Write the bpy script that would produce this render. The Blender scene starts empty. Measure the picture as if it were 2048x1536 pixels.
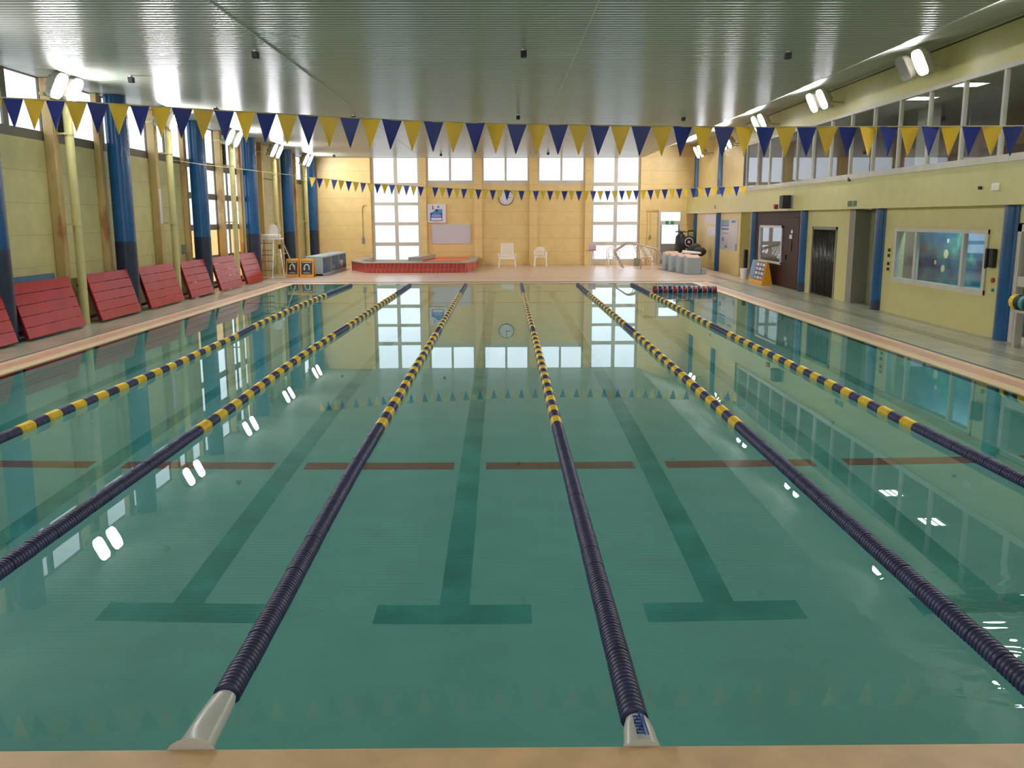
import bpy, bmesh, math, random
from math import sin, cos, pi, radians, sqrt
from mathutils import Vector, Matrix
random.seed(7)
SC = bpy.context.scene
COL = SC.collection

# ------------------------------------------------------------------ camera, world, exposure
F_PX, PITCH, YAW, ROLL = 1780.0, 0.1836261, 0.0089903, -0.0023303
CAM = (0.34334, -3.22035, 2.09053)
cd = bpy.data.cameras.new('camera'); cam = bpy.data.objects.new('camera', cd); COL.objects.link(cam)
fw = Vector((sin(YAW)*cos(PITCH), cos(YAW)*cos(PITCH), -sin(PITCH)))
rt0 = Vector((cos(YAW), -sin(YAW), 0)); up0 = rt0.cross(fw)
rt = cos(ROLL)*rt0 + sin(ROLL)*up0; up = -sin(ROLL)*rt0 + cos(ROLL)*up0
m = Matrix((rt, up, -fw)).transposed().to_4x4(); m.translation = Vector(CAM)
cam.matrix_world = m
cd.sensor_width = 36.0; cd.lens = F_PX/2048*36.0; cd.clip_start = 0.05; cd.clip_end = 200
SC.camera = cam
SC.view_settings.view_transform = 'Standard'; SC.view_settings.look = 'None'
SC.view_settings.gamma = 1.0; SC.view_settings.use_curve_mapping = False
SC.view_settings.exposure = 0.55
w = bpy.data.worlds.new('sky'); SC.world = w; w.use_nodes = True
w.node_tree.nodes['Background'].inputs[0].default_value = (0.75, 0.85, 1.0, 1)
w.node_tree.nodes['Background'].inputs[1].default_value = 1.0
SC.cycles.max_bounces = 12; SC.cycles.diffuse_bounces = 5; SC.cycles.glossy_bounces = 5
SC.cycles.transmission_bounces = 6; SC.cycles.transparent_max_bounces = 8
SC.cycles.sample_clamp_indirect = 1.6; SC.cycles.blur_glossy = 0.8
SC.cycles.caustics_reflective = True; SC.cycles.caustics_refractive = True

PANE_STRENGTH = 1.35      # daylight in the frosted panes
LAMP_STRENGTH = 90.0     # floodlight glass

# ------------------------------------------------------------------ materials
def lin(c):
    return tuple(((v/255)/12.92 if v/255 <= .04045 else ((v/255+.055)/1.055)**2.4) for v in c) + (1,)

def mat(name, rgb, rough=.5, metal=0., var=.06, vscale=3., bump=0., bscale=20., spec=.5, lines=None, emit=None, rust=None, coat=0.):
    """procedural surface; lines = list of (axis, pitch, width, rgb, offset) joint lines in metres"""
    m = bpy.data.materials.new(name); m.use_nodes = True
    nt = m.node_tree; N = nt.nodes; L = nt.links
    b = N['Principled BSDF']; b.inputs['Roughness'].default_value = rough; b.inputs['Metallic'].default_value = metal
    b.inputs['Specular IOR Level'].default_value = spec
    b.inputs['Coat Weight'].default_value = coat
    if emit: 
        b.inputs['Emission Color'].default_value = lin(rgb); b.inputs['Emission Strength'].default_value = emit
    geo = N.new('ShaderNodeNewGeometry'); pos = geo.outputs['Position']
    nz = N.new('ShaderNodeTexNoise'); nz.inputs['Scale'].default_value = vscale; nz.inputs['Detail'].default_value = 5
    L.new(pos, nz.inputs['Vector'])
    mr = N.new('ShaderNodeMapRange'); L.new(nz.outputs['Fac'], mr.inputs['Value'])
    mr.inputs['From Min'].default_value = .3; mr.inputs['From Max'].default_value = .7
    mr.inputs['To Min'].default_value = 1-var; mr.inputs['To Max'].default_value = 1+var
    mul = N.new('ShaderNodeMix'); mul.data_type = 'RGBA'; mul.blend_type = 'MULTIPLY'; mul.inputs[0].default_value = 1
    mul.inputs[6].default_value = lin(rgb); L.new(mr.outputs[0], mul.inputs[7])
    out = mul.outputs[2]
    def mixin(fac, col, prev):
        x = N.new('ShaderNodeMix'); x.data_type = 'RGBA'; L.new(fac, x.inputs[0]); L.new(prev, x.inputs[6])
        x.inputs[7].default_value = lin(col); return x.outputs[2]
    if rust:
        n2 = N.new('ShaderNodeTexNoise'); n2.inputs['Scale'].default_value = rust[2] if len(rust) > 2 else 1.6; n2.inputs['Detail'].default_value = 8
        mp = N.new('ShaderNodeMapping'); mp.inputs['Scale'].default_value = (1, 1, .45) if len(rust) < 4 else rust[3]
        L.new(pos, mp.inputs['Vector']); L.new(mp.outputs[0], n2.inputs['Vector'])
        r = N.new('ShaderNodeMapRange'); L.new(n2.outputs['Fac'], r.inputs['Value'])
        r.inputs['From Min'].default_value = rust[1]; r.inputs['From Max'].default_value = rust[1]+.12
        r.inputs['To Max'].default_value = .75
        out = mixin(r.outputs[0], rust[0], out)
    if lines:
        sp = N.new('ShaderNodeSeparateXYZ'); L.new(pos, sp.inputs[0])
        for ax, pitch, wd, col, off in lines:
            a = N.new('ShaderNodeMath'); a.operation = 'ADD'; a.inputs[1].default_value = off + 100*pitch; L.new(sp.outputs[ax], a.inputs[0])
            q = N.new('ShaderNodeMath'); q.operation = 'MODULO'; q.inputs[1].default_value = pitch; L.new(a.outputs[0], q.inputs[0])
            t = N.new('ShaderNodeMath'); t.operation = 'LESS_THAN'; t.inputs[1].default_value = wd; L.new(q.outputs[0], t.inputs[0])
            out = mixin(t.outputs[0], col, out)
    L.new(out, b.inputs['Base Color'])
    if bump:
        nb = N.new('ShaderNodeTexNoise'); nb.inputs['Scale'].default_value = bscale; L.new(pos, nb.inputs['Vector'])
        bp = N.new('ShaderNodeBump'); bp.inputs['Strength'].default_value = bump; bp.inputs['Distance'].default_value = .01
        L.new(nb.outputs['Fac'], bp.inputs['Height']); L.new(bp.outputs[0], b.inputs['Normal'])
    return m

def emitter(name, rgb, strength, var=.0, vscale=1.2):
    m = bpy.data.materials.new(name); m.use_nodes = True; nt = m.node_tree; N = nt.nodes; L = nt.links
    for n in list(N): N.remove(n)
    o = N.new('ShaderNodeOutputMaterial'); e = N.new('ShaderNodeEmission'); L.new(e.outputs[0], o.inputs[0])
    e.inputs['Color'].default_value = lin(rgb); e.inputs['Strength'].default_value = strength
    if var:
        g = N.new('ShaderNodeNewGeometry'); n = N.new('ShaderNodeTexNoise'); n.inputs['Scale'].default_value = vscale
        L.new(g.outputs['Position'], n.inputs['Vector']); r = N.new('ShaderNodeMapRange'); L.new(n.outputs['Fac'], r.inputs['Value'])
        r.inputs['From Min'].default_value = .3; r.inputs['From Max'].default_value = .7
        r.inputs['To Min'].default_value = strength*(1-var); r.inputs['To Max'].default_value = strength*(1+var)
        L.new(r.outputs[0], e.inputs['Strength'])
    return m

JOINT = (0, 0, 0)
WALL_LN = [(2, .6, .008, (176, 150, 96), .0)]
M = {}
M['wall_yellow'] = mat('painted_panel_wall', (234, 204, 136), .42, var=.05, lines=WALL_LN, rust=((168, 120, 60), .70), bump=.15, bscale=6)
M['wall_right_warm'] = mat('wall_warm_cast', (234, 208, 140), .42, var=.05)  # right wall tinted warmer: the far end's light cast is put in its colour
M['wall_left'] = mat('painted_panel_wall_worn', (212, 200, 140), .45, var=.07, lines=WALL_LN, rust=((150, 120, 62), .66), bump=.2, bscale=5)
M['wall_right'] = mat('painted_smooth_wall', (216, 204, 134), .4, var=.04)
M['post'] = mat('rusty_cream_paint', (206, 176, 118), .5, var=.08, rust=((160, 92, 48), .58, 2.2))
M['pipe'] = mat('cream_pipe_paint', (214, 204, 140), .4, var=.05)
M['blue'] = mat('glossy_blue_paint', (10, 82, 134), .25, var=.14, vscale=2, coat=.1)
M['navy_base'] = mat('dark_navy_paint', (30, 42, 66), .35, var=.08)
M['alu'] = mat('aluminium_frame', (212, 204, 188), .45, .1, var=.06)
M['alu_dark'] = mat('dark_window_frame', (112, 106, 94), .5, .1)
M['pane'] = emitter('frosted_pane', (236, 244, 255), PANE_STRENGTH, .05)
M['pane_warm'] = emitter('frosted_pane_warm', (255, 208, 140), PANE_STRENGTH*.6, .08)
M['black'] = mat('black_plastic', (18, 18, 20), .5)
M['dark'] = mat('dark_grey', (44, 42, 42), .6)
M['white'] = mat('white_plastic', (252, 246, 236), .4, var=.03)
M['white_board'] = mat('whiteboard_enamel', (206, 200, 204), .25, var=.02)
M['steel'] = mat('stainless_steel', (206, 200, 188), .28, .6, var=.04)
M['coping'] = mat('beige_coping_tile', (214, 190, 144), .4, var=.08, vscale=5, lines=[(1, .3, .006, (160, 140, 104), .0)])
M['coping_near'] = mat('tan_coping_tile', (242, 202, 152), .5, var=.12, vscale=4)
M['pink_band'] = mat('pink_tile_band', (206, 160, 134), .35, var=.08, lines=[(1, .15, .006, (170, 130, 110), .0)])
M['gutter'] = mat('gutter_grating', (70, 76, 92), .5, var=.1, vscale=8)
M['red_board'] = mat('glossy_red_slats', (176, 30, 32), .26, var=.14, vscale=2.5, spec=.3)
M['red_dark'] = mat('dark_red_frame', (84, 18, 20), .5)
M['navy_float'] = mat('navy_float_plastic', (54, 54, 94), .45, var=.3, vscale=9)
M['yellow_float'] = mat('yellow_float_plastic', (248, 204, 30), .35, var=.08, vscale=9)
M['pennant_blue'] = mat('blue_pennant_vinyl', (18, 46, 134), .35, var=.08)
M['pennant_yellow'] = mat('yellow_pennant_vinyl', (250, 204, 54), .4, var=.06)
M['cord'] = mat('pale_cord', (196, 186, 140), .7)
M['lamp'] = emitter('floodlight_glass', (250, 250, 255), LAMP_STRENGTH)
M['lamp_dim'] = emitter('floodlight_glass_dim', (235, 245, 240), LAMP_STRENGTH*.7)
M['lamp_off'] = mat('unlit_floodlight_glass', (170, 170, 172), .15)
M['lamp_body'] = mat('floodlight_housing', (176, 168, 146), .5)
M['brown_panel'] = mat('dark_brown_wood_panel', (62, 34, 30), .5, spec=.2, var=.14, vscale=4, rust=((150, 120, 84), .74, 3.))
M['curtain'] = mat('dark_vinyl_strips', (60, 54, 50), .25, var=.25, vscale=6)
M['grey_green'] = mat('grey_green_panel', (150, 150, 112), .5, var=.06, vscale=3, lines=[(1, .06, .012, (128, 130, 96), 0)])
M['grey_wall'] = mat('grey_wall', (142, 138, 124), .5, var=.05)
M['block_side'] = mat('pale_blue_grey_block', (164, 176, 180), .45, var=.04)
M['block_top'] = mat('pinkish_nonslip_top', (214, 170, 146), .6)
M['shelf'] = mat('pale_blue_shelf', (168, 186, 190), .45, var=.04)
M['sign_yellow'] = mat('yellow_sign_plastic', (236, 164, 18), .4, var=.03)
M['sign_navy'] = mat('navy_sign_face', (26, 32, 64), .4)
M['sign_cream'] = mat('cream_print', (236, 226, 176), .5)
M['sign_grey'] = mat('grey_print', (120, 124, 140), .5)
M['sign_white'] = mat('white_sign_face', (232, 222, 226), .4, var=.02)
M['sign_blue'] = mat('blue_print', (44, 92, 176), .4)
M['sign_cyan'] = mat('cyan_print', (70, 150, 205), .4)
M['sign_teal'] = mat('teal_print', (70, 150, 150), .4)
M['ink'] = mat('dark_ink', (40, 44, 60), .5)
M['pink_print'] = mat('pink_print', (214, 170, 184), .5)
M['red'] = mat('red_plastic', (190, 40, 36), .4)
M['green'] = mat('green_sign', (20, 110, 80), .4, emit=.25)
M['green_off'] = mat('green_panel', (44, 92, 70), .4)
M['brick_red'] = mat('red_tile', (178, 62, 48), .35, var=.14, vscale=5, lines=[(0, .165, .012, (206, 150, 126), .03), (1, .165, .012, (206, 150, 126), .03)])
M['tub_rim'] = mat('grey_stone_rim', (170, 166, 156), .4)
M['tub_inner'] = mat('tub_lining', (150, 138, 116), .5)
M['orange_tile'] = mat('orange_tile', (230, 112, 60), .4, var=.06)
M['orange_top'] = mat('orange_table_top', (214, 104, 62), .4)
M['lavender'] = mat('lavender_plastic', (196, 184, 204), .5)
M['blue_bin'] = mat('blue_plastic', (40, 84, 160), .4)
M['teal_mat'] = mat('teal_blue_mat', (30, 92, 130), .35)
M['band_red'] = mat('red_band', (150, 28, 34), .3)
M['band_navy'] = mat('navy_band', (22, 40, 76), .3)
M['sleeve'] = mat('white_vinyl_sleeve', (216, 216, 206), .3, var=.03)
M['gal_wall'] = mat('gallery_brown_wall', (150, 112, 76), .6, var=.08)
M['gal_dark'] = mat('gallery_dark_wood', (84, 44, 34), .5, var=.1)
M['gal_ceiling'] = mat('gallery_ceiling', (176, 172, 160), .7)
M['troffer'] = emitter('troffer_tubes', (240, 250, 250), 26.0)
M['mirror'] = mat('mirror_glass', (190, 196, 190), .05, 1.0)
M['pink_pad'] = mat('pink_tread', (214, 140, 136), .5)

def deck_mat():
    return mat('pool_deck_tiles', (172, 172, 148), .26, var=.10, vscale=2.2,
               lines=[(0, .15, .008, (138, 124, 106), 0), (1, .15, .008, (138, 124, 106), 0)], rust=((132, 132, 108), .56, .9, (1, .35, 1)))
M['deck'] = deck_mat()
M['deck_far'] = mat('pink_deck_tiles', (214, 188, 166), .28, var=.06, vscale=2.2,
                    lines=[(0, .15, .007, (178, 146, 124), 0), (1, .15, .007, (178, 146, 124), 0)])
M['deck_band'] = mat('grey_green_tile_band', (140, 142, 118), .3, var=.1)
M['pool_tile'] = mat('pale_pool_tile', (178, 246, 242), .5, var=.05, vscale=2.5)
M['lane_tile'] = mat('dark_green_lane_tile', (104, 204, 198), .5, var=.25, vscale=2.)
M['red_tile_line'] = mat('red_tile_line', (188, 124, 112), .5, var=.1)

def ceiling_mat():
    m = mat('ribbed_metal_ceiling', (190, 192, 178), .28, .0, var=.05, vscale=.5, spec=.12, lines=[(1, .15, .02, (104, 108, 98), 0)])
    nt = m.node_tree; N = nt.nodes; L = nt.links; b = N['Principled BSDF']
    g = N.new('ShaderNodeNewGeometry'); sp = N.new('ShaderNodeSeparateXYZ'); L.new(g.outputs['Position'], sp.inputs[0])
    a = N.new('ShaderNodeMath'); a.operation = 'MULTIPLY'; a.inputs[1].default_value = 2*pi/.15; L.new(sp.outputs[1], a.inputs[0])
    s = N.new('ShaderNodeMath'); s.operation = 'SINE'; L.new(a.outputs[0], s.inputs[0])
    bp = N.new('ShaderNodeBump'); b.inputs['IOR'].default_value = 1.22; bp.inputs['Strength'].default_value = 1.; bp.inputs['Distance'].default_value = .0036
    L.new(s.outputs[0], bp.inputs['Height']); L.new(bp.outputs[0], b.inputs['Normal'])
    return m
M['ceiling'] = ceiling_mat()

def water_mat():
    m = bpy.data.materials.new('pool_water'); m.use_nodes = True; nt = m.node_tree; N = nt.nodes; L = nt.links
    for n in list(N): N.remove(n)
    o = N.new('ShaderNodeOutputMaterial'); g = N.new('ShaderNodeBsdfGlass'); L.new(g.outputs[0], o.inputs[0])
    g.inputs['IOR'].default_value = 1.333; g.inputs['Roughness'].default_value = 0.0
    g.inputs['Color'].default_value = (.90, .99, .97, 1)
    geo = N.new('ShaderNodeNewGeometry')
    n1 = N.new('ShaderNodeTexNoise'); n1.inputs['Scale'].default_value = .9; n1.inputs['Detail'].default_value = 1
    L.new(geo.outputs['Position'], n1.inputs['Vector'])
    # ripples near the right front corner
    n2 = N.new('ShaderNodeTexNoise'); n2.inputs['Scale'].default_value = 3.6; n2.inputs['Detail'].default_value = 2; n2.inputs['Distortion'].default_value = .6
    mp = N.new('ShaderNodeMapping'); mp.inputs['Rotation'].default_value = (0, 0, .5); mp.inputs['Scale'].default_value = (.6, 1.6, 1)
    L.new(geo.outputs['Position'], mp.inputs['Vector']); L.new(mp.outputs[0], n2.inputs['Vector'])
    sub = N.new('ShaderNodeVectorMath'); sub.operation = 'DISTANCE'; sub.inputs[1].default_value = (3.2, .75, 0); L.new(geo.outputs['Position'], sub.inputs[0])
    mr = N.new('ShaderNodeMapRange'); L.new(sub.outputs['Value'], mr.inputs['Value'])
    mr.inputs['From Min'].default_value = .25; mr.inputs['From Max'].default_value = 1.15; mr.inputs['To Min'].default_value = 1; mr.inputs['To Max'].default_value = 0
    b1 = N.new('ShaderNodeBump'); b1.inputs['Strength'].default_value = .25; b1.inputs['Distance'].default_value = .0015; L.new(n1.outputs['Fac'], b1.inputs['Height'])
    mm = N.new('ShaderNodeMath'); mm.operation = 'MULTIPLY'; L.new(n2.outputs['Fac'], mm.inputs[0]); L.new(mr.outputs[0], mm.inputs[1])
    b2 = N.new('ShaderNodeBump'); b2.inputs['Strength'].default_value = .8; b2.inputs['Distance'].default_value = .013; L.new(mm.outputs[0], b2.inputs['Height'])
    L.new(b1.outputs[0], b2.inputs['Normal']); L.new(b2.outputs[0], g.inputs['Normal'])
    return m
M['water'] = water_mat()

def glass_mat(name, tint=(.95, .98, .97, 1), ior=1.45):
    m = bpy.data.materials.new(name); m.use_nodes = True; nt = m.node_tree; N = nt.nodes; L = nt.links
    for n in list(N): N.remove(n)
    o = N.new('ShaderNodeOutputMaterial'); mx = N.new('ShaderNodeMixShader'); t = N.new('ShaderNodeBsdfTransparent'); gl = N.new('ShaderNodeBsdfGlossy')
    fr = N.new('ShaderNodeFresnel'); fr.inputs['IOR'].default_value = ior; t.inputs[0].default_value = tint; gl.inputs['Roughness'].default_value = .02
    g = N.new('ShaderNodeNewGeometry'); io = N.new('ShaderNodeMapRange'); io.inputs['To Min'].default_value = ior; io.inputs['To Max'].default_value = 1/ior
    L.new(g.outputs['Backfacing'], io.inputs['Value']); L.new(io.outputs[0], fr.inputs['IOR'])
    L.new(fr.outputs[0], mx.inputs[0]); L.new(t.outputs[0], mx.inputs[1]); L.new(gl.outputs[0], mx.inputs[2]); L.new(mx.outputs[0], o.inputs[0])
    return m
M['glass'] = glass_mat('clear_window_glass')

def mural_mat():
    m = bpy.data.materials.new('underwater_mural'); m.use_nodes = True; nt = m.node_tree; N = nt.nodes; L = nt.links
    b = N['Principled BSDF']; b.inputs['Roughness'].default_value = .4
    g = N.new('ShaderNodeNewGeometry'); n = N.new('ShaderNodeTexNoise'); n.inputs['Scale'].default_value = 2.2; n.inputs['Detail'].default_value = 6
    L.new(g.outputs['Position'], n.inputs['Vector']); r = N.new('ShaderNodeValToRGB'); L.new(n.outputs['Fac'], r.inputs[0])
    e = r.color_ramp.elements; e[0].position = .3; e[0].color = lin((28, 62, 84)); e[1].position = .72; e[1].color = lin((104, 196, 186))
    x = e.new(.48); x.color = lin((36, 106, 136)); y = e.new(.6); y.color = lin((58, 140, 128))
    L.new(r.outputs[0], b.inputs['Base Color'])
    return m
M['mural'] = mural_mat()

# ------------------------------------------------------------------ mesh building
class MB:
    def __init__(s): s.v = []; s.f = []; s.m = []; s.cur = 0
    def add(s, vs, fs):
        n = len(s.v); s.v += [tuple(p) for p in vs]; s.f += [tuple(i+n for i in f) for f in fs]; s.m += [s.cur]*len(fs); return s
    def box(s, x0, x1, y0, y1, z0, z1):
        vs = [(x, y, z) for x in (x0, x1) for y in (y0, y1) for z in (z0, z1)]
        return s.add(vs, [(0, 1, 3, 2), (4, 6, 7, 5), (0, 4, 5, 1), (2, 3, 7, 6), (0, 2, 6, 4), (1, 5, 7, 3)])
    def obox(s, o, ux, uy, uz):   # oriented box: corner + three edge vectors
        o, ux, uy, uz = map(Vector, (o, ux, uy, uz))
        vs = [o+ux*a+uy*b+uz*c for a in (0, 1) for b in (0, 1) for c in (0, 1)]
        fs = [(0, 1, 3, 2), (4, 6, 7, 5), (0, 4, 5, 1), (2, 3, 7, 6), (0, 2, 6, 4), (1, 5, 7, 3)]
        if ux.cross(uy).dot(uz) < 0: fs = [f[::-1] for f in fs]
        return s.add(vs, fs)
    def cyl(s, a, b, r, n=14, r2=None, cap=True):
        a, b = Vector(a), Vector(b); r2 = r if r2 is None else r2; d = (b-a).normalized()
        u = d.orthogonal().normalized(); w_ = d.cross(u)
        vs = [a+(u*cos(2*pi*i/n)+w_*sin(2*pi*i/n))*r for i in range(n)] + [b+(u*cos(2*pi*i/n)+w_*sin(2*pi*i/n))*r2 for i in range(n)]
        fs = [(i, (i+1) % n, n+(i+1) % n, n+i) for i in range(n)]
        if cap: fs += [tuple(range(n))[::-1], tuple(range(n, 2*n))]
        return s.add(vs, fs)
    def tube(s, pts, r, n=10):
        pts = [Vector(p) for p in pts]; rings = []; u = None
        for i, p in enumerate(pts):
            d = ((pts[min(i+1, len(pts)-1)]-pts[max(i-1, 0)])).normalized()
            if u is None: u = d.orthogonal().normalized()
            u = (u-d*u.dot(d)).normalized(); w_ = d.cross(u)
            rings.append([p+(u*cos(2*pi*k/n)+w_*sin(2*pi*k/n))*r for k in range(n)])
        vs = [q for R in rings for q in R]; fs = []
        for i in range(len(pts)-1):
            for k in range(n): fs.append((i*n+k, i*n+(k+1) % n, (i+1)*n+(k+1) % n, (i+1)*n+k))
        fs += [tuple(range(n))[::-1], tuple(range((len(pts)-1)*n, len(pts)*n))]
        return s.add(vs, fs)
    def lathe(s, prof, c, axis='z', n=20):   # prof: list of (r, t) along axis
        vs = []
        for r, t in prof:
            for k in range(n):
                a = 2*pi*k/n
                p = {'z': (r*cos(a), r*sin(a), t), 'y': (r*sin(a), t, r*cos(a)), 'x': (t, r*cos(a), r*sin(a))}[axis]
                vs.append((p[0]+c[0], p[1]+c[1], p[2]+c[2]))
        fs = []
        for i in range(len(prof)-1):
            for k in range(n): fs.append((i*n+k, i*n+(k+1) % n, (i+1)*n+(k+1) % n, (i+1)*n+k))
        fs += [tuple(range(n))[::-1], tuple(range((len(prof)-1)*n, len(prof)*n))]
        return s.add(vs, fs)
    def prism(s, poly, axis, a, b):  # poly in the two other axes (order x,y,z minus axis)
        n = len(poly); mk = {'x': lambda p, t: (t, p[0], p[1]), 'y': lambda p, t: (p[0], t, p[1]), 'z': lambda p, t: (p[0], p[1], t)}[axis]
        vs = [mk(p, a) for p in poly] + [mk(p, b) for p in poly]
        fs = [tuple(range(n))[::-1], tuple(range(n, 2*n))] + [(i, (i+1) % n, n+(i+1) % n, n+i) for i in range(n)]
        return s.add(vs, fs)
    def sphere(s, c, rx, ry, rz, n=12):
        vs = []; fs = []
        for i in range(1, n):
            for k in range(2*n):
                th = pi*i/n; ph = pi*k/n
                vs.append((c[0]+rx*sin(th)*cos(ph), c[1]+ry*sin(th)*sin(ph), c[2]+rz*cos(th)))
        t = len(vs); vs += [(c[0], c[1], c[2]+rz), (c[0], c[1], c[2]-rz)]
        for i in range(n-2):
            for k in range(2*n): fs.append((i*2*n+k, (i+1)*2*n+k, (i+1)*2*n+(k+1) % (2*n), i*2*n+(k+1) % (2*n)))
        for k in range(2*n):
            fs.append((t, k, (k+1) % (2*n))); fs.append((t+1, (n-2)*2*n+(k+1) % (2*n), (n-2)*2*n+k))
        return s.add(vs, fs)
    def mesh(s, name, mats, smooth=True, off=(0, 0, 0)):
        me = bpy.data.meshes.new(name)
        me.from_pydata([(p[0]-off[0], p[1]-off[1], p[2]-off[2]) for p in s.v], [], s.f)
        for mm_ in (mats if isinstance(mats, list) else [mats]): me.materials.append(M[mm_] if isinstance(mm_, str) else mm_)
        if isinstance(mats, list): me.polygons.foreach_set('material_index', s.m)
        bm = bmesh.new(); bm.from_mesh(me); bmesh.ops.recalc_face_normals(bm, faces=bm.faces); bm.to_mesh(me); bm.free()
        if smooth:
            me.polygons.foreach_set('use_smooth', [True]*len(me.polygons)); me.set_sharp_from_angle(angle=radians(35))
        me.update(); return me
    def build(s, name, mats, parent=None, label=None, cat=None, group=None, kind=None, smooth=True, bevel=0, loc=None):
        off = (0, 0, 0)
        if parent is not None: off = ORG.get(parent.name, (0, 0, 0))
        elif loc is not None: off = loc
        me = s.mesh(name, mats, smooth, off)
        o = bpy.data.objects.new(name, me); COL.objects.link(o)
        if parent is not None: o.parent = parent; ORG[o.name] = off
        else:
            o.location = off; ORG[o.name] = off
        if bevel:
            bv = o.modifiers.new('bevel', 'BEVEL'); bv.width = bevel; bv.segments = 2; bv.limit_method = 'ANGLE'
        tag(o, label, cat, group, kind)
        return o
ORG = {}
def tag(o, label=None, cat=None, group=None, kind=None):
    if label: o['label'] = label
    if cat: o['category'] = cat
    if group: o['group'] = group
    if kind: o['kind'] = kind
def thing(name, loc, label, cat, group=None, kind=None):
    o = bpy.data.objects.new(name, None); COL.objects.link(o); o.location = loc; o.empty_display_size = .1
    ORG[o.name] = tuple(loc); tag(o, label, cat, group, kind); return o
def struct_thing(name, loc):
    o = thing(name, loc, None, None); o['kind'] = 'structure'; return o
def copy_tree(o, parent=None):
    c = o.copy(); COL.objects.link(c)
    if parent is not None: c.parent = parent
    for ch in list(o.children): copy_tree(ch, c)
    return c

# ------------------------------------------------------------------ key dimensions (metres)
PX, PY = 6.52, 26.0            # pool half width, pool length
WL, WR, WRU, WB, WN = -8.6, 9.0, 8.66, 37.88, -9.0   # left wall, right wall, gallery front, far wall, near wall
ZC = 4.79                      # ceiling
DEPTH = 1.15
COLY = [6.8, 12.05, 17.35, 22.6, 27.85, 33.1, 37.62]

# ------------------------------------------------------------------ pool
b = MB(); t = .25
b.box(-PX-t, PX+t, -t, PY+t, -DEPTH-.2, -DEPTH)
b.box(-PX-t, -PX, -t, PY+t, -DEPTH, -.03); b.box(PX, PX+t, -t, PY+t, -DEPTH, -.03)
b.box(-PX, PX, -t, 0, -DEPTH, -.03); b.box(-PX, PX, PY, PY+t, -DEPTH, -.03)
b.build('pool_basin', 'pool_tile', kind='structure')
b = MB(); e = .004
for i in range(-3, 4):
    x = i*1.8
    b.box(x-.1, x+.1, 2.45, 24.0, -DEPTH, -DEPTH+e)
    b.box(x-.52, x+.52, 2.2, 2.45, -DEPTH, -DEPTH+e)
    b.box(x-.52, x+.52, 24.0, 24.25, -DEPTH, -DEPTH+e)
b.build('trim_1', 'lane_tile', kind='structure')
b = MB()
xs = [-PX] + [v for i in range(-3, 4) for v in (i*1.8-.16, i*1.8+.16)] + [PX]
for yy in (5.38, 20.6):
    for k in range(0, len(xs)-1, 2): b.box(xs[k], xs[k+1], yy-.11, yy+.11, -DEPTH, -DEPTH+e)
b.build('trim_2', 'red_tile_line', kind='structure')
b = MB(); nx, ny = 2, 2
b.add([(-PX, 0, 0), (PX, 0, 0), (PX, PY, 0), (-PX, PY, 0)], [(0, 1, 2, 3)])
b.build('water', 'water', smooth=False, label='still green-blue water filling the swimming pool', cat='water', kind='stuff')

# ------------------------------------------------------------------ deck
z0 = -.03
def ring(d0, d1, zt, near=True):
    b = MB(); zt0 = -.3
    b.box(-PX-d1, -PX-d0, -d0 if near else -d0, PY+d1, zt0, zt); b.box(PX+d0, PX+d1, -d0, PY+d1, zt0, zt)
    b.box(-PX-d0, PX+d0, PY+d0, PY+d1, zt0, zt)
    return b
ring(0, .2, .012).build('trim_3', 'coping', kind='structure')
ring(.2, .46, .008).build('trim_4', 'pink_band', kind='structure')
ring(.46, .6, .006).build('trim_5', 'coping', kind='structure')
g_ = ring(.6, .68, .0); g_.box(-PX-.6, PX+.6, PY+.7, PY+.95, -.3, .003); g_.build('trim_6', 'gutter', kind='structure')
b = MB()
b.box(WL-.2, -PX-.68, WN, PY+.68, -.3, 0); b.box(PX+.68, WR+.9, WN, PY+.68, -.3, 0)
b.build('floor', 'deck', kind='structure')
b = MB(); b.box(WL-.2, WR+.9, PY+.68, WB+.2, -.3, 0.0)
b.build('floor_far', 'deck_far', kind='structure')
b = MB(); b.box(WL+1.4, PX+.9, WN, 0, -.3, .02)
b.build('floor_near', 'coping_near', kind='structure')
b = MB(); b.box(7.95, 8.2, 0, 30, -.01, .003)
b.box(8.82, 8.86, 0, 30.2, -.01, .002)
b.build('trim_7', 'deck_band', kind='structure')
b = MB(); b.box(-6.2, 9.0, 28.75, 28.79, -.01, .003)
b.build('trim_8', 'pink_band', kind='structure')

# ------------------------------------------------------------------ left wall
ROWS = [(ZC-.02, 3.78), (3.56, 2.86), (2.68, 1.94), (1.77, 1.0), (.86, .2)]
b = MB(); x0, x1 = WL-.25, WL
b.box(x0, x1, WN, COLY[3], -.3, 3.60)               # below high windows
b.box(x0, x1, COLY[4], WB+.2, -.3, 3.60)
b.box(x0, x1, COLY[3], COLY[4], -.3, .1)
b.box(x0, x1, COLY[4], 35.95, 3.58, ZC+.3)
b.box(x0, x1, WN, 1.6, 3.58, ZC+.3)
b.box(x0, x1, 37.5, WB+.2, 3.58, ZC+.3)
b.build('wall_left', 'wall_left', kind='structure')

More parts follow.
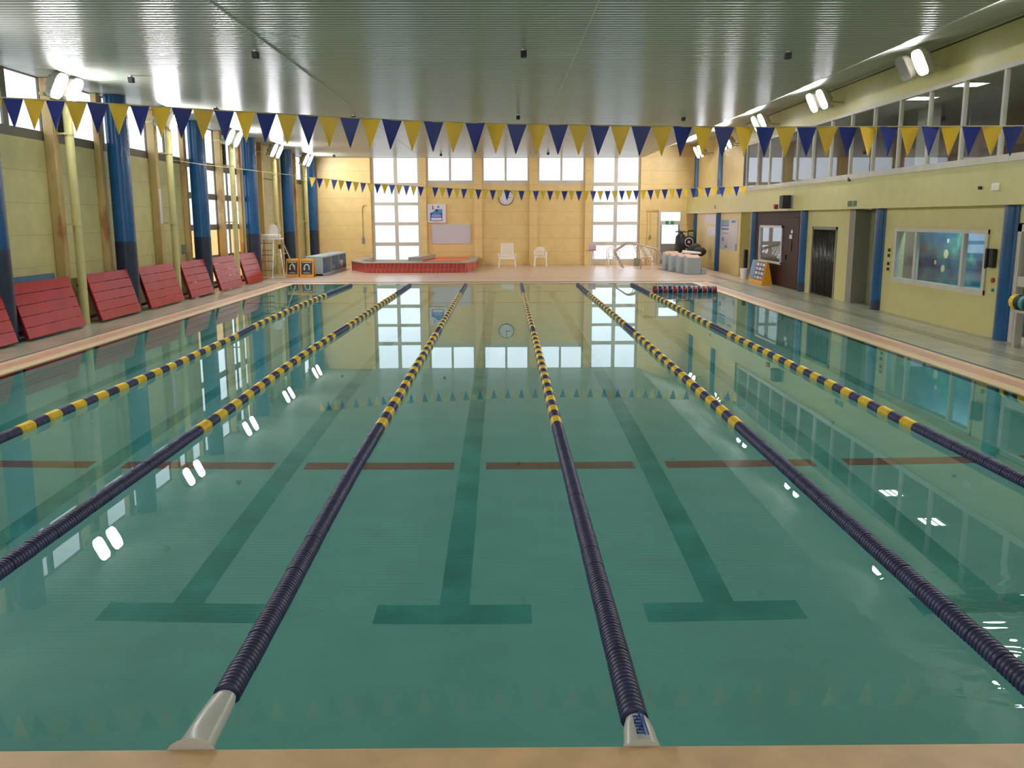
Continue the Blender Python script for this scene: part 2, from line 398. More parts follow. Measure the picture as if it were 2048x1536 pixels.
win_n = [0]
def left_window(ys, rows, louvre=(), warm=()):
    """ys: list of pane (y0,y1); rows: list of (ztop,zbot)"""
    win_n[0] += 1
    root = struct_thing('window_%d' % win_n[0], (WL-.05, ys[0][0], rows[-1][1]))
    y0, y1 = ys[0][0]-.08, ys[-1][1]+.08; zt, zb = rows[0][0]+.06, rows[-1][1]-.19
    fr = MB()
    for k, (a, c) in enumerate([(y0, ys[0][0])] + [(ys[i][1], ys[i+1][0]) for i in range(len(ys)-1)] + [(ys[-1][1], y1)]):
        fr.box(WL-.1, WL-.02, a, c, zb, zt)
    zz = [(zt, rows[0][0])] + [(rows[i][1], rows[i+1][0]) for i in range(len(rows)-1)] + [(rows[-1][1], zb)]
    for a, c in zz: fr.box(WL-.09, WL-.015, y0, y1, c, a)
    fr.build('frame', 'alu_dark', root)
    for i, (a, c) in enumerate(ys):
        for j, (zt_, zb_) in enumerate(rows):
            if (i, j) in louvre:
                lv = MB(); n = 12
                for q in range(n):
                    zz_ = zb_+(zt_-zb_)*q/n; lv.obox((WL-.08, a, zz_), (.03, 0, .05), (0, c-a, 0), (.006, 0, -.004))
                lv.box(WL-.1, WL-.095, a, c, zb_, zt_)
                lv.build('louvre', 'dark', root)
            else:
                pn = MB(); pn.box(WL-.075, WL-.065, a, c, zb_, zt_)
                pn.build('pane', 'pane_warm' if (i, j) in warm else 'pane', root)
HI = ROWS[:1]
def bay_panes(a, mid, c): return [(a+.2, a+1.38), (a+1.56, mid-.07), (mid+.12, mid+1.12), (mid+1.2, c-.08)]
left_window(bay_panes(COLY[0]-5.25, 4.25, COLY[0]), HI)
left_window(bay_panes(COLY[0], 9.5, COLY[1]), HI)
left_window(bay_panes(COLY[1], 14.86, COLY[2]), HI, louvre={(2, 0)})
left_window(bay_panes(COLY[2], 20.02, COLY[3]), HI)
left_window(bay_panes(COLY[3], 25.32, COLY[4]), ROWS, louvre={(2, 0)}, warm={(1, 3), (3, 3), (0, 3), (1, 4), (3, 4)})
left_window([(36.1, 37.35)], HI)

def square_post(y, z1, w_=.19, d=.2, label='', grp=None):
    p = thing('wall_post', (WL+d/2, y, 0), label, 'post', grp)
    a = MB(); a.box(WL+.001, WL+d, y-w_/2, y+w_/2, .001, z1); a.build('post_body', 'post', p, bevel=.012)
    c = MB(); c.box(WL+.001, WL+d+.015, y-w_/2-.015, y+w_/2+.015, z1-.32, z1-.27)
    c.build('bracket_plate', 'pipe', p)
    c = MB(); c.box(WL+d+.001, WL+d+.02, y-.05, y+.02, z1-.75, z1-.5); c.build('small_plate', 'pipe', p)
    return p
plab = ['beyond the left edge of the frame', 'between the two nearest high windows on the left wall', 'carrying a white paper strip on the left wall',
        'standing in front of the tall left-wall window', 'on the windowless left-wall bay behind the lifeguard chair', 'beside the small farthest window of the left wall']
for y, l in zip([9.4, 14.86, 20.02, 25.32, 30.05, 35.35], plab):
    square_post(y, ZC-.005, label='wide rusty cream square post '+l)
for y, l in zip([11.72, 17.02, 22.26, 27.5, 32.75], ['nearest', 'second', 'third', 'fourth', 'fifth']):
    a = MB(); a.box(WL+.001, WL+.13, y-.09, y+.09, .001, ZC-.005)
    a.build('wall_strip', 'post', label='narrow tan wall strip just before the %s blue column on the left' % l, cat='post', loc=(WL+.06, y, 0), bevel=.008)

def blue_column(x, y, r, z1, zs, label, low='navy_base', z0=0.):
    c = thing('blue_column', (x, y, z0), label, 'column')
    a = MB(); a.cyl((x, y, zs), (x, y, z1), r, 28); a.build('shaft', 'blue', c)
    if zs > z0:
        a = MB(); a.cyl((x, y, z0+.001), (x, y, zs), r+.002, 28); a.build('lower_band', low, c)
    return c
ll = ['round blue column near the left frame edge between the two nearest red boards', 'thick round blue column right of the second full red board', 'round blue column at the near side of the tall left window',
      'round blue column at the far side of the tall left window', 'round blue column behind the lifeguard chair', 'round blue column in the far left corner of the hall']
blue_column(-8.25, COLY[0], .23, ZC-.005, 1.6, 'round blue column on the left wall outside the frame, mirrored in the near water')
for y, l in zip(COLY[1:], ll): blue_column(-8.25, y, .23, ZC-.005, 1.6, l)

LAMPY = {9.5: 9.3, 14.98: 14.5, 20.3: 19.75, 25.65: 25.15, 31.0: 30.4, 36.2: 35.65}
def wall_pipe(y, z1, label, yl):
    p = thing('wall_pipe', (-8.2, y, 0), label, 'pipe', None)
    a = MB(); a.cyl((-8.2, y, .001), (-8.2, y, z1), .085, 18); a.build('pipe_body', 'pipe', p)
    a = MB(); a.box(-8.23, -8.17, yl-.45, max(y+.1, yl+.45), z1-.06, z1+.0); a.build('crossbar', 'pipe', p)
    for z in (3.75, 2.0):
        c = MB(); c.cyl((-8.2, y, z-.02), (-8.2, y, z+.02), .094, 18); c.box(WL+.12, -8.19, y-.115, y-.085, z-.02, z+.02)
        c.build('clamp', 'pipe', p)
for y, l in zip([9.5, 14.98, 20.3, 25.65, 31.0, 36.2], ['outside the frame on the left, seen only in the water', 'at the right side of the first full red board', 'between the third and fourth red boards',
        'between the two farthest red boards', 'on the windowless wall bay behind the lifeguard chair', 'in the far left corner below the farthest left floodlights']):
    wall_pipe(y, 4.42, 'pale yellow vertical pipe '+l, LAMPY[y])
a = MB(); a.box(-8.399, -8.394, 19.94, 20.1, 1.98, 2.86)
a.build('paper_strip', 'sign_white', label='long white paper strip taped to the second square post on the left', cat='notice', loc=(-8.397, 20.02, 2.4))
a = MB(); a.box(WL+.001, WL+.08, 21.85, 22.0, 1.15, 1.4)
a.build('junction_box', 'grey_wall', label='small grey junction box low on the left wall before the third blue column', cat='electrical box', loc=(WL, 21.9, 1.15), bevel=.01)

# ------------------------------------------------------------------ far wall
b = MB(); y0, y1 = WB, WB+.25; zt = 5.5
V1, V2 = (-5.58, -3.43), (4.33, 6.52)
H = [(-3.12, -.98), (-.62, 1.52), (1.88, 4.03)]
b.box(WL-.25, V1[0], y0, y1, -.3, zt); b.box(V1[0], V1[1], y0, y1, -.3, .1)
b.box(V1[1], V2[0], y0, y1, -.3, 3.6); b.box(V2[0], V2[1], y0, y1, -.3, .1)
b.box(V2[1], 7.4, y0, y1, -.3, zt); b.box(7.4, 8.44, y0, y1, 2.44, zt); b.box(8.44, WR+.3, y0, y1, -.3, zt)
for a, c in [(V1[1], H[0][0]), (H[0][1], H[1][0]), (H[1][1], H[2][0]), (H[2][1], V2[0])]: b.box(a, c, y0, y1, 3.6, zt)
b.box(V1[0], V2[1], y0, y1, ZC, zt)
for xc, wd in [(-5.68, .1), (-3.28, .3), (-.8, .35), (1.7, .35), (4.18, .3), (6.66, .26)]:
    b.box(xc-wd/2, xc+wd/2, WB-.14, WB, 0, ZC-.003)
b.build('wall_back', 'wall_yellow', kind='structure')

def back_window(xs, rows):
    win_n[0] += 1
    root = struct_thing('window_%d' % win_n[0], (xs[0][0], WB, rows[-1][1]))
    xa, xb = xs[0][0]-.09, xs[-1][1]+.09; zt, zb = rows[0][0]+.05, rows[-1][1]-.195
    fr = MB()
    for a, c in [(xa, xs[0][0])] + [(xs[i][1], xs[i+1][0]) for i in range(len(xs)-1)] + [(xs[-1][1], xb)]: fr.box(a, c, WB+.0, WB+.08, zb, zt)
    for a, c in [(zt, rows[0][0])] + [(rows[i][1], rows[i+1][0]) for i in range(len(rows)-1)] + [(rows[-1][1], zb)]: fr.box(xa, xb, WB-.01, WB+.07, c, a)
    fr.build('frame', 'alu', root)
    for a, c in xs:
        for zt_, zb_ in rows:
            pn = MB(); pn.box(a, c, WB+.045, WB+.055, zb_, zt_); pn.build('pane', 'pane', root)
BR = [(ZC-.02, 3.69), (3.53, 2.83), (2.69, 1.95), (1.80, 1.05), (.88, .27)]
for a, c in (V1, V2):
    mid = (a+c)/2; back_window([(a+.1, mid-.085), (mid+.085, c-.1)], BR)
for a, c in H:
    mid = (a+c)/2; back_window([(a+.09, mid-.05), (mid+.05, c-.09)], [(ZC-.02, 3.79)])

# far door with transom
root = struct_thing('door_1', (7.5, WB, 0))
a = MB(); a.box(7.4, 7.5, WB-.02, WB+.1, 0, 2.44); a.box(8.38, 8.44, WB-.02, WB+.1, 0, 2.44); a.box(7.5, 8.38, WB-.02, WB+.1, 2.36, 2.44)
a.box(7.5, 8.38, WB-.01, WB+.08, 1.8, 1.98); a.build('frame', 'alu', root)
a = MB(); a.box(7.5, 8.38, WB+.03, WB+.06, .0, .95); a.box(7.5, 7.56, WB+.02, WB+.07, .9, 1.82); a.box(8.3, 8.38, WB+.02, WB+.07, .9, 1.82); a.build('door_leaf', 'grey_wall', root)
a = MB(); a.box(7.56, 8.3, WB+.04, WB+.05, .96, 1.8); a.build('pane', 'pane', root)
a = MB(); a.box(7.5, 8.38, WB+.04, WB+.05, 1.98, 2.36); a.build('pane', 'pane', root)
# yellow panel door beside it
root = struct_thing('door_2', (6.95, WB, 0))
a = MB(); a.box(6.88, 7.34, WB-.025, WB, .0, 2.36); a.build('door_leaf', 'wall_yellow', root, bevel=.01)
a = MB(); a.box(6.8, 7.4, WB-.05, WB, 2.38, 2.46); a.box(7.34, 7.39, WB-.04, WB, 0, 2.38); a.build('frame', 'post', root)
t_ = thing('wall_switch', (7.0, WB-.03, 1.2), 'small grey switch with dangling cord on the yellow panel beside the far door', 'switch')
a = MB(); a.box(6.98, 7.06, WB-.09, WB-.026, 1.17, 1.33); a.build('switch_box', 'grey_wall', t_, bevel=.008)
a = MB(); a.tube([(7.0, WB-.04, 1.19), (6.94, WB-.05, 1.12), (6.88, WB-.04, 1.1)], .008, 6); a.tube([(7.02, WB-.035, 1.33), (7.02, WB-.035, 2.36)], .007, 6); a.build('cable', 'post', t_)
t_ = thing('exit_sign', (7.8, WB-.05, 1.9), 'small green and white exit sign on the transom bar of the far door', 'exit sign')
a = MB(); a.box(7.72, 8.08, WB-.06, WB-.015, 1.83, 1.97); a.build('sign_body', 'green', t_)
a = MB(); a.box(7.86, 7.94, WB-.064, WB-.061, 1.84, 1.96); a.build('pictogram', 'sign_cream', t_)
a = MB(); a.box(-6.1, -6.0, WB-.07, WB-.001, 1.0, 1.28); a.build('switch_box', 'grey_wall', label='small grey box on the far wall left of the left tall window', cat='electrical box', loc=(-6.05, WB, 1.0), bevel=.01)
a = MB(); a.tube([(-6.05, WB-.03, 1.28), (-6.05, WB-.03, 2.6), (-5.98, WB-.03, 2.7), (-5.86, WB-.03, 2.7)], .016, 8); a.build('conduit_pipe', 'post', label='thin tan conduit rising from the grey box on the far wall', cat='pipe', loc=(-6.05, WB, 1.28))

# clock
t_ = thing('wall_clock', (.46, WB-.02, 3.03), 'round white wall clock behind the far flags, showing three', 'clock')
a = MB(); a.lathe([(.33, 0), (.345, -.02), (.345, -.06), (.325, -.07)], (.46, WB-.001, 3.03), 'y', 40); a.build('case', 'dark', t_)
a = MB(); a.cyl((.46, WB-.072, 3.03), (.46, WB-.066, 3.03), .318, 40); a.build('dial', 'sign_white', t_)
a = MB(); a.box(.45, .66, WB-.078, WB-.074, 3.018, 3.042); a.build('hour_hand', 'ink', t_)
a = MB(); a.box(.45, .47, WB-.082, WB-.079, 2.99, 3.29); a.build('minute_hand', 'ink', t_)
def text_obj(name, s, size, mtx, matn, parent, extrude=.001):
    cu = bpy.data.curves.new(name, 'FONT'); cu.body = s; cu.size = size; cu.align_x = 'CENTER'; cu.align_y = 'CENTER'; cu.extrude = extrude; cu.resolution_u = 3
    tmp = bpy.data.objects.new(name+'_tmp', cu); COL.objects.link(tmp)
    dg = bpy.context.evaluated_depsgraph_get(); me = bpy.data.meshes.new_from_object(tmp.evaluated_get(dg))
    bpy.data.objects.remove(tmp); bpy.data.curves.remove(cu)
    me.name = name; me.materials.clear(); me.materials.append(M[matn])
    org = ORG[parent.name]; me.transform(Matrix.Translation((-org[0], -org[1], -org[2])) @ mtx)
    o = bpy.data.objects.new(name, me); COL.objects.link(o); o.parent = parent; ORG[o.name] = org
    return o
FACE_S = Matrix.Rotation(radians(90), 4, 'X')     # text read from the pool (looking +y)
for h in range(1, 13):
    an = radians(90-30*h)
    text_obj('numeral', str(h), .085, Matrix.Translation((.46+.255*cos(an), WB-.074, 3.03+.255*sin(an))) @ FACE_S, 'ink', t_)

# pictogram sign board
t_ = thing('notice_sign', (-2.72, WB-.06, 2.4), 'square white sign with a blue diving pictogram high on the far wall', 'sign')
X0, X1, Z0, Z1 = -3.12, -2.26, 1.9, 2.76
a = MB(); a.box(X0, X1, WB-.09, WB-.001, Z0, Z1); a.build('sign_board', 'sign_white', t_, bevel=.03)
yb = WB-.094
a = MB(); a.box(X0+.15, X1-.16, yb, yb+.003, Z0+.1, Z0+.46); a.build('blue_panel', 'sign_blue', t_)
a = MB(); a.prism([(X0+.15, Z0+.46), (X1-.16, Z0+.46), (X1-.16, Z0+.62), (X0+.42, Z0+.62), (X0+.26, Z0+.5)], 'y', yb, yb+.003)
a.cyl((X0+.52, yb, Z0+.72), (X0+.52, yb+.003, Z0+.72), .055, 20); a.build('water_picture', 'sign_cyan', t_)
a = MB(); a.cyl((X0+.27, yb-.001, Z0+.76), (X0+.27, yb+.003, Z0+.76), .022, 12)
a.tube([(X0+.27, yb, Z0+.74), (X0+.27, yb, Z0+.67), (X0+.23, yb, Z0+.6)], .012, 6); a.tube([(X0+.27, yb, Z0+.67), (X0+.31, yb, Z0+.61)], .012, 6)
a.tube([(X0+.26, yb, Z0+.72), (X0+.34, yb, Z0+.69)], .009, 6); a.prism([(X0+.36, Z0+.66), (X0+.42, Z0+.5), (X0+.52, Z0+.52), (X0+.48, Z0+.62), (X0+.42, Z0+.6)], 'y', yb-.003, yb); a.build('pictogram', 'ink', t_)
a = MB(); a.box(X0+.19, X1-.19, yb-.003, yb, Z0+.13, Z0+.24)
for z, n, wd in ((Z0+.4, 7, .34), (Z0+.34, 12, .44), (Z0+.3, 12, .44)):
    for k in range(n):
        xk = (X0+X1)/2-wd/2+wd*k/n; a.box(xk, xk+wd/n*.7, yb-.003, yb, z-.014, z+.014 if k % 2 else z+.008)
a.build('white_lettering', 'sign_white', t_)
a = MB()
for k in range(8):
    if k != 3: a.box(X0+.33+k*.028, X0+.35+k*.028, yb-.002, yb, Z0+.04, Z0+.065)
a.build('small_print', 'sign_grey', t_)
a = MB(); a.box(-2.92, -1.14, WB-.03, WB-.001, .97, 1.84)
a.build('whiteboard', 'white_board', label='blank pale whiteboard under the pictogram sign on the far wall', cat='whiteboard', loc=(-2.0, WB, 1.4), bevel=.01)

# ------------------------------------------------------------------ right side
# lower wall pieces (face x = WR), with openings
b = MB(); xa, xb = WR, WR+.2; ztop = 2.5
def rw(y0, y1, z0_=-.3, z1_=ztop): b.box(xa, xb, y0, y1, z0_, z1_)
rw(WN, 9.2); rw(11.9, 12.78); rw(12.78, 16.58, -.3, .78); rw(12.78, 16.58, 1.84, ztop); rw(16.58, 17.6)
rw(18.95, 20.15); rw(20.15, 21.92, 1.8, ztop); rw(21.92, 22.9); rw(9.2, 11.9, 2.0, ztop)
rw(28.05, 28.35)
b.box(WR+.4, WR+.6, 17.5, 19.0, -.3, ztop); b.box(WR, WR+.8, 17.55, 17.6, -.3, ztop)  # recess
b.box(WR+.75, WR+.95, 28.3, 29.7, -.3, ztop); b.box(WR, WR+.8, 29.68, 29.72, -.3, ztop)
# fascia beam + upper walls
b.box(WRU, WR+.2, WN, WB, 2.3, 3.0); b.box(WRU, WRU+.2, WN, 28.0, 3.0, 3.05)
b.box(WRU, WRU+.2, WN, 28.35, 4.56, 5.5); b.box(WRU, WRU+.2, WN, 6.5, 3.0, 4.56)
b.build('wall_right', 'wall_right', kind='structure')
b = MB(); b.box(WR, WR+.2, 28.35, WB, 3.0, 5.5); b.box(WR, WR+.2, 29.70, WB, -.3, 2.3); b.build('wall_right_far', 'wall_right_warm', kind='structure')
a = MB(); a.box(WRU+.001, WR+.001, 27.98, 28.34, 3.0, 4.56); a.build('trim_9', 'dark', kind='structure')
a = MB(); a.box(WR+.37, WR+.399, 17.6, 18.93, 0, 2.3); a.build('trim_10', 'grey_green', kind='structure')
a = MB(); a.box(WR-.01, WR+.37, 18.93, 18.949, 0, 2.3); a.box(WR-.01, WR-.001, 18.949, 19.3, 0, 2.3); a.build('trim_11', 'grey_wall', kind='structure')

rl = [(4.2, None), (COLY[0], None), (12.05, .0), (17.35, .22), (22.6, .28), (27.75, .3), (32.95, .0), (37.35, .0)]
rlab = ['on the right wall outside the frame, near', 'on the right wall outside the frame, second', 'nearest thick blue column on the right wall beside the mural window', 'blue column between the grey-green recess and the mural window',
        'blue column between the curtained doorway and the brown partition', 'blue column at the far side of the brown partition', 'slim blue column left of the wall poster on the right wall', 'slim blue column in the far right corner']
for (y, zs), l in zip(rl, rlab):
    lab = l if 'blue' in l else 'blue column '+l
    tall = y > 30
    c = thing('blue_column', (9.04, y, 0), lab, 'column')
    a = MB(); r = .19
    zs = zs or 0.001
    a.cyl((9.04, y, zs), (9.04, y, 2.31), r, 24)
    a.build('shaft', 'blue', c)
    if tall:
        a = MB(); a.cyl((9.04, y, 2.99), (9.04, y, 5.15), r, 24); a.build('upper_shaft', 'blue', c)
    if zs > .01:
        a = MB(); a.cyl((9.04, y, 0.001), (9.04, y, zs), r+.002, 24); a.build('lower_band', 'navy_base', c)

# mural window
win_n[0] += 1
root = struct_thing('window_%d' % win_n[0], (WR, 12.8, .78))
a = MB(); f = .06
a.box(WR-.03, WR+.08, 12.76, 12.86, .72, 1.88); a.box(WR-.03, WR+.08, 16.5, 16.6, .72, 1.88)
a.box(WR-.04, WR+.09, 12.76, 16.6, 1.8, 1.88); a.box(WR-.04, WR+.09, 12.76, 16.6, .70, .80)
for y in (13.65, 15.6): a.box(WR-.02, WR+.06, y-.045, y+.045, .8, 1.8)
a.build('frame', 'alu', root)
for y0_, y1_ in ((12.86, 13.61), (13.7, 15.55), (15.65, 16.5)):
    a = MB(); a.box(WR+.02, WR+.026, y0_, y1_, .8, 1.8); a.build('pane', 'glass', root)
b = MB(); b.box(WR+.9, WR+.94, 12.01, 17.39, 0, 2.44)
MUR = b.build('mural', 'mural', label='blue-green underwater mural behind the sliding window on the right', cat='mural', loc=(WR+.9, 14.7, 0))
b = MB()
for (y, z, r) in ((16.1, 1.32, .1), (16.55, 1.12, .05), (16.2, 1.0, .08), (16.05, 1.6, .05)):
    b.cyl((WR+.893, y, z), (WR+.899, y, z), r, 9)
b.build('fish_picture', 'sign_cream', MUR, label='pale fish shapes')
b = MB(); b.box(WR+.2, WR+.9, 11.95, 12.0, 0, 2.5); b.box(WR+.2, WR+.9, 17.4, 17.45, 0, 2.5); b.box(WR+.2, WR+.95, 11.95, 17.45, 2.45, 2.5); b.box(WR+.95, WR+1.0, 11.95, 17.45, 0, 2.5); b.build('wall_mural_room', 'grey_wall', kind='structure')
a = MB(); a.box(WR+.3, WR+.42, 12.4, 16.8, 2.3, 2.36); a.build('mural_fill_lamp', emitter('tube', (190, 225, 255), 17), label='added bluish fill lamp lighting the mural room on the right', cat='lamp', loc=(WR+.4, 13.3, 2.3))  # unseen strip, added so the mural behind the glass is lit
# switches near mural window
for (y, z) in ((16.85, 1.32), (16.85, 1.02)):
    t_ = thing('switch_plate', (WR, y, z), 'beige double switch plate left of the mural window, %s of two' % ('upper' if z > 1.2 else 'lower'), 'switch')
    a = MB(); a.box(WR-.012, WR, y-.09, y+.09, z-.13, z+.13); a.build('plate', 'wall_right', t_)
    for dz in (-.06, .06):
        a = MB(); a.box(WR-.03, WR-.012, y-.045, y+.045, z+dz-.035, z+dz+.035); a.build('button', 'black', t_)
t_ = thing('wall_phone', (WR, 12.55, 1.3), 'dark wall telephone between the mural window and the nearest right column', 'telephone')
a = MB(); a.box(WR-.09, WR, 12.45, 12.66, 1.22, 1.55); a.build('phone_body', 'dark', t_, bevel=.02)
a = MB(); a.box(WR-.13, WR-.09, 12.58, 12.64, 1.2, 1.56); a.build('handset', 'black', t_, bevel=.02)
a = MB(); a.cyl((WR-.03, 12.5, 1.0), (WR, 12.5, 1.0), .045, 16); a.build('red_button', 'red', label='small red button under the wall telephone', cat='button', loc=(WR, 12.5, 1.0))
a = MB(); a.cyl((WR-.03, 12.48, .83), (WR, 12.48, .83), .03, 16); a.build('dark_button', 'sign_teal', label='small dark teal button below the red button', cat='button', loc=(WR, 12.48, .83))

# curtained doorway
root = struct_thing('door_3', (WR, 21, 0))
a = MB(); a.box(WR-.02, WR+.1, 20.1, 20.17, 0, 1.86); a.box(WR-.02, WR+.1, 21.9, 21.97, 0, 1.86); a.box(WR-.02, WR+.1, 20.1, 21.97, 1.78, 1.86); a.build('frame', 'grey_wall', root)
b = MB(); n = 90; top = []; 
pts = [(WR+.06+.045*sin(k*.9)+.02*sin(k*2.3), 20.17+1.73*k/n) for k in range(n+1)]
vs = [(x, y, .04) for x, y in pts]+[(x, y, 1.78) for x, y in pts]
b.add(vs, [(k, k+1, n+2+k, n+1+k) for k in range(n)])
cu = b.build('door_curtain', 'curtain', label='dark translucent strip curtain hanging in the doorway on the right', cat='curtain', loc=(WR+.06, 21, 1.78))
sd = cu.modifiers.new('thick', 'SOLIDIFY'); sd.thickness = .006
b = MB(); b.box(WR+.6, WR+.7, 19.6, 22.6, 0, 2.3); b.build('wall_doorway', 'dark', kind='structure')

# brown partition with window and door
root = thing('wood_partition', (WR, 25.1, 0), 'dark brown wooden partition with a window between two blue columns', 'partition')
a = MB(); a.box(WR-.03, WR+.05, 22.75, 24.58, .001, 2.3); a.box(WR-.03, WR+.05, 27.05, 27.6, .001, 2.3); a.box(WR-.03, WR+.05, 24.58, 27.05, .001, .7); a.box(WR-.03, WR+.05, 24.58, 27.05, 1.83, 2.3); a.build('panel', 'brown_panel', root)
a = MB()
for y in (24.58, 26.98): a.box(WR-.06, WR+.02, y, y+.07, .68, 1.86)
a.box(WR-.06, WR+.02, 24.58, 27.05, 1.79, 1.86); a.box(WR-.06, WR+.02, 24.58, 27.05, .66, .73); a.build('window_frame', 'sign_white', root)
a = MB(); a.box(WR-.01, WR-.004, 24.64, 26.98, .73, 1.79); a.build('window_pane', 'glass', root)
a = MB(); a.box(WR-.045, WR-.031, 23.0, 24.3, .02, 2.1); a.build('door', 'brown_panel', root, bevel=.01)
a = MB(); a.box(WR-.075, WR-.046, 24.1, 24.2, .85, 1.0); a.build('door_handle', 'black', root)
a = MB(); a.box(WR-.06, WR-.046, 23.62, 23.78, 1.1, 1.42); a.build('door_vent', 'black', root)
a = MB(); a.box(WR-.056, WR-.046, 23.6, 23.85, 1.48, 1.6); a.box(WR-.056, WR-.046, 23.55, 23.72, 1.64, 1.74); a.build('notice_paper', 'sign_white', root)
a = MB(); a.box(WR+.9, WR+1.0, 22.3, 28.2, 0, 1.1); a.box(WR+.2, WR+1.0, 22.3, 22.35, 0, 2.4); a.box(WR+.2, WR+1.0, 28.0, 28.05, 0, 2.4); a.build('wall_office', 'grey_wall', kind='structure')
a = MB(); a.box(WR+.9, WR+1.0, 22.3, 28.2, 1.1, 2.4); a.build('wall_office_upper', 'sign_white', kind='structure')
a = MB(); a.box(WR+.5, WR+.55, 24.0, 27.0, 2.36, 2.4); a.build('office_lamp', emitter('office_tube', (235, 240, 235), 4), label='tube lamp inside the office behind the partition window', cat='lamp', loc=(WR+.5, 25.5, 2.4))

# poster and pale rectangles on the wall
t_ = thing('wall_poster', (WR, 31.3, 1.4), 'large white poster with blue headings on the right wall left of the recess', 'poster')
a = MB(); a.box(WR-.012, WR, 30.05, 32.7, .88, 2.04); a.build('sheet', 'white_board', t_)
a = MB(); a.box(WR-.015, WR-.012, 31.4, 32.5, 1.87, 2.02); a.build('teal_heading', 'sign_teal', t_)
a = MB(); a.box(WR-.015, WR-.012, 31.4, 32.5, 1.78, 1.85); a.box(WR-.015, WR-.012, 31.4, 32.5, 1.64, 1.72); a.box(WR-.015, WR-.012, 30.4, 31.0, 1.92, 2.0)
a.box(WR-.015, WR-.012, 32.1, 32.4, 1.2, 1.35); a.box(WR-.015, WR-.012, 31.5, 31.95, .96, 1.04); a.build('blue_print', 'sign_blue', t_)
a = MB(); a.box(WR-.015, WR-.012, 31.4, 32.4, 1.5, 1.53); a.box(WR-.015, WR-.012, 31.6, 31.65, 1.15, 1.3); a.box(WR-.015, WR-.012, 30.1, 30.3, .9, 1.15); a.box(WR-.015, WR-.012, 31.5, 32.3, 1.08, 1.1); a.build('grey_print', 'sign_grey', t_)
a = MB(); a.box(WR-.015, WR-.012, 31.4, 32.4, 1.4, 1.42); a.build('pink_print', 'pink_print', t_)
for k, (y0_, y1_, z0_, z1_) in enumerate(((33.3, 35.6, 1.85, 2.24), (33.3, 35.0, 1.35, 1.75))):
    a = MB(); a.box(WR-.008, WR, y0_, y1_, z0_, z1_)
    a.build('pale_rect', 'sign_white', label='%s pale blank rectangle between the two far right blue columns' % ('upper' if k == 0 else 'lower'), cat='notice', loc=(WR, y0_, z0_))

# recess contents
t_ = thing('waste_bin', (8.85, 28.1, 0), 'small white waste bin in front of the recess near the yellow price-board stand', 'bin')
a = MB(); a.lathe([(.11, .001), (.15, .34), (.155, .36), (.14, .36), (.1, .02)], (8.78, 28.15, 0), 'z', 18); a.build('bin_body', 'white', t_)
a = MB(); a.box(8.86, 9.0, 28.5, 28.62, .001, 1.0); a.build('black_roll', 'black', label='tall narrow black roll standing behind the white waste bin', cat='roll', loc=(8.93, 28.5, 0), bevel=.03)

# near right glazed door
root = struct_thing('door_4', (WR, 10.5, 0))
a = MB(); a.box(WR-.02, WR+.1, 11.75, 11.86, 0, 1.98); a.box(WR-.02, WR+.1, 9.2, 9.3, 0, 1.98); a.box(WR-.02, WR+.1, 9.2, 11.86, 1.86, 1.98); a.box(WR-.01, WR+.08, 9.3, 11.75, 0, .12); a.box(WR-.01, WR+.08, 9.3, 11.75, .95, 1.12)
a.build('frame', 'alu', root)
a = MB(); a.box(WR+.03, WR+.036, 9.3, 11.75, .12, .95); a.box(WR+.03, WR+.036, 9.3, 11.75, 1.12, 1.86); a.build('pane', 'glass', root)
b = MB(); b.box(WR+.5, WR+.6, 8.5, 11.9, 0, 2.5); b.build('wall_lobby', 'white_board', kind='structure')
t_ = thing('float_reel', (8.75, 10.6, .7), 'rolled orange, black and teal float at the right frame edge by the glazed door', 'pool float')
for k, (mn) in enumerate(['yellow_float', 'black', 'sign_teal', 'black', 'yellow_float']):
    a = MB(); y0_ = 11.28-k*.13; a.lathe([(.09, 0), (.125, -.015), (.125, -.115), (.09, -.13)], (8.72, y0_, .74), 'y', 20); a.build('float_ring', mn, t_)
a = MB(); a.box(8.66, 8.78, 10.6, 10.66, .001, .62); a.box(8.66, 8.78, 11.1, 11.16, .001, .62); a.box(8.62, 8.82, 10.55, 11.2, .58, .625); a.build('stand', 'steel', t_)

# fascia fittings
t_ = thing('wall_speaker', (WRU-.1, 22.9, 2.55), 'black box speaker above the brown partition on the right wall beam', 'speaker')
a = MB(); a.box(WRU-.26, WRU-.03, 22.9, 23.25, 2.36, 2.74); a.build('cabinet', 'black', t_, bevel=.02)
a = MB(); a.box(WRU-.03, WRU, 22.7, 23.0, 2.34, 2.76); a.build('bracket', 'steel', t_)
t_ = thing('alarm_bell', (WRU, 24.4, 2.44), 'small red alarm bell on the right wall beam left of the speaker', 'alarm')
a = MB(); a.cyl((WRU-.06, 24.4, 2.44), (WRU, 24.4, 2.44), .075, 18); a.build('bell', 'red', t_)
a = MB(); a.box(WRU-.02, WRU, 24.18, 24.3, 2.36, 2.5); a.build('lamp_base', 'dark', t_)
t_ = thing('green_sign', (WRU, 18.4, 2.42), 'small dark green panel sign on the right wall beam above the recess', 'sign')
for y in (18.2, 18.5):
    a = MB(); a.box(WRU-.012, WRU, y-.11, y+.11, 2.36, 2.49); a.build('sign_panel', 'green_off', t_)
a = MB(); a.box(WRU-.07, WRU, 11.95, 12.12, 2.53, 2.66); a.build('white_sensor', 'white', label='small white wall sensor on the beam near the right frame edge', cat='sensor', loc=(WRU, 12.0, 2.6), bevel=.02)
a = MB(); a.cyl((WRU-.05, 12.55, 2.6), (WRU, 12.55, 2.6), .03, 10); a.build('small_hook', 'dark', label='tiny dark hook left of the white sensor on the beam', cat='hook', loc=(WRU, 12.55, 2.6))
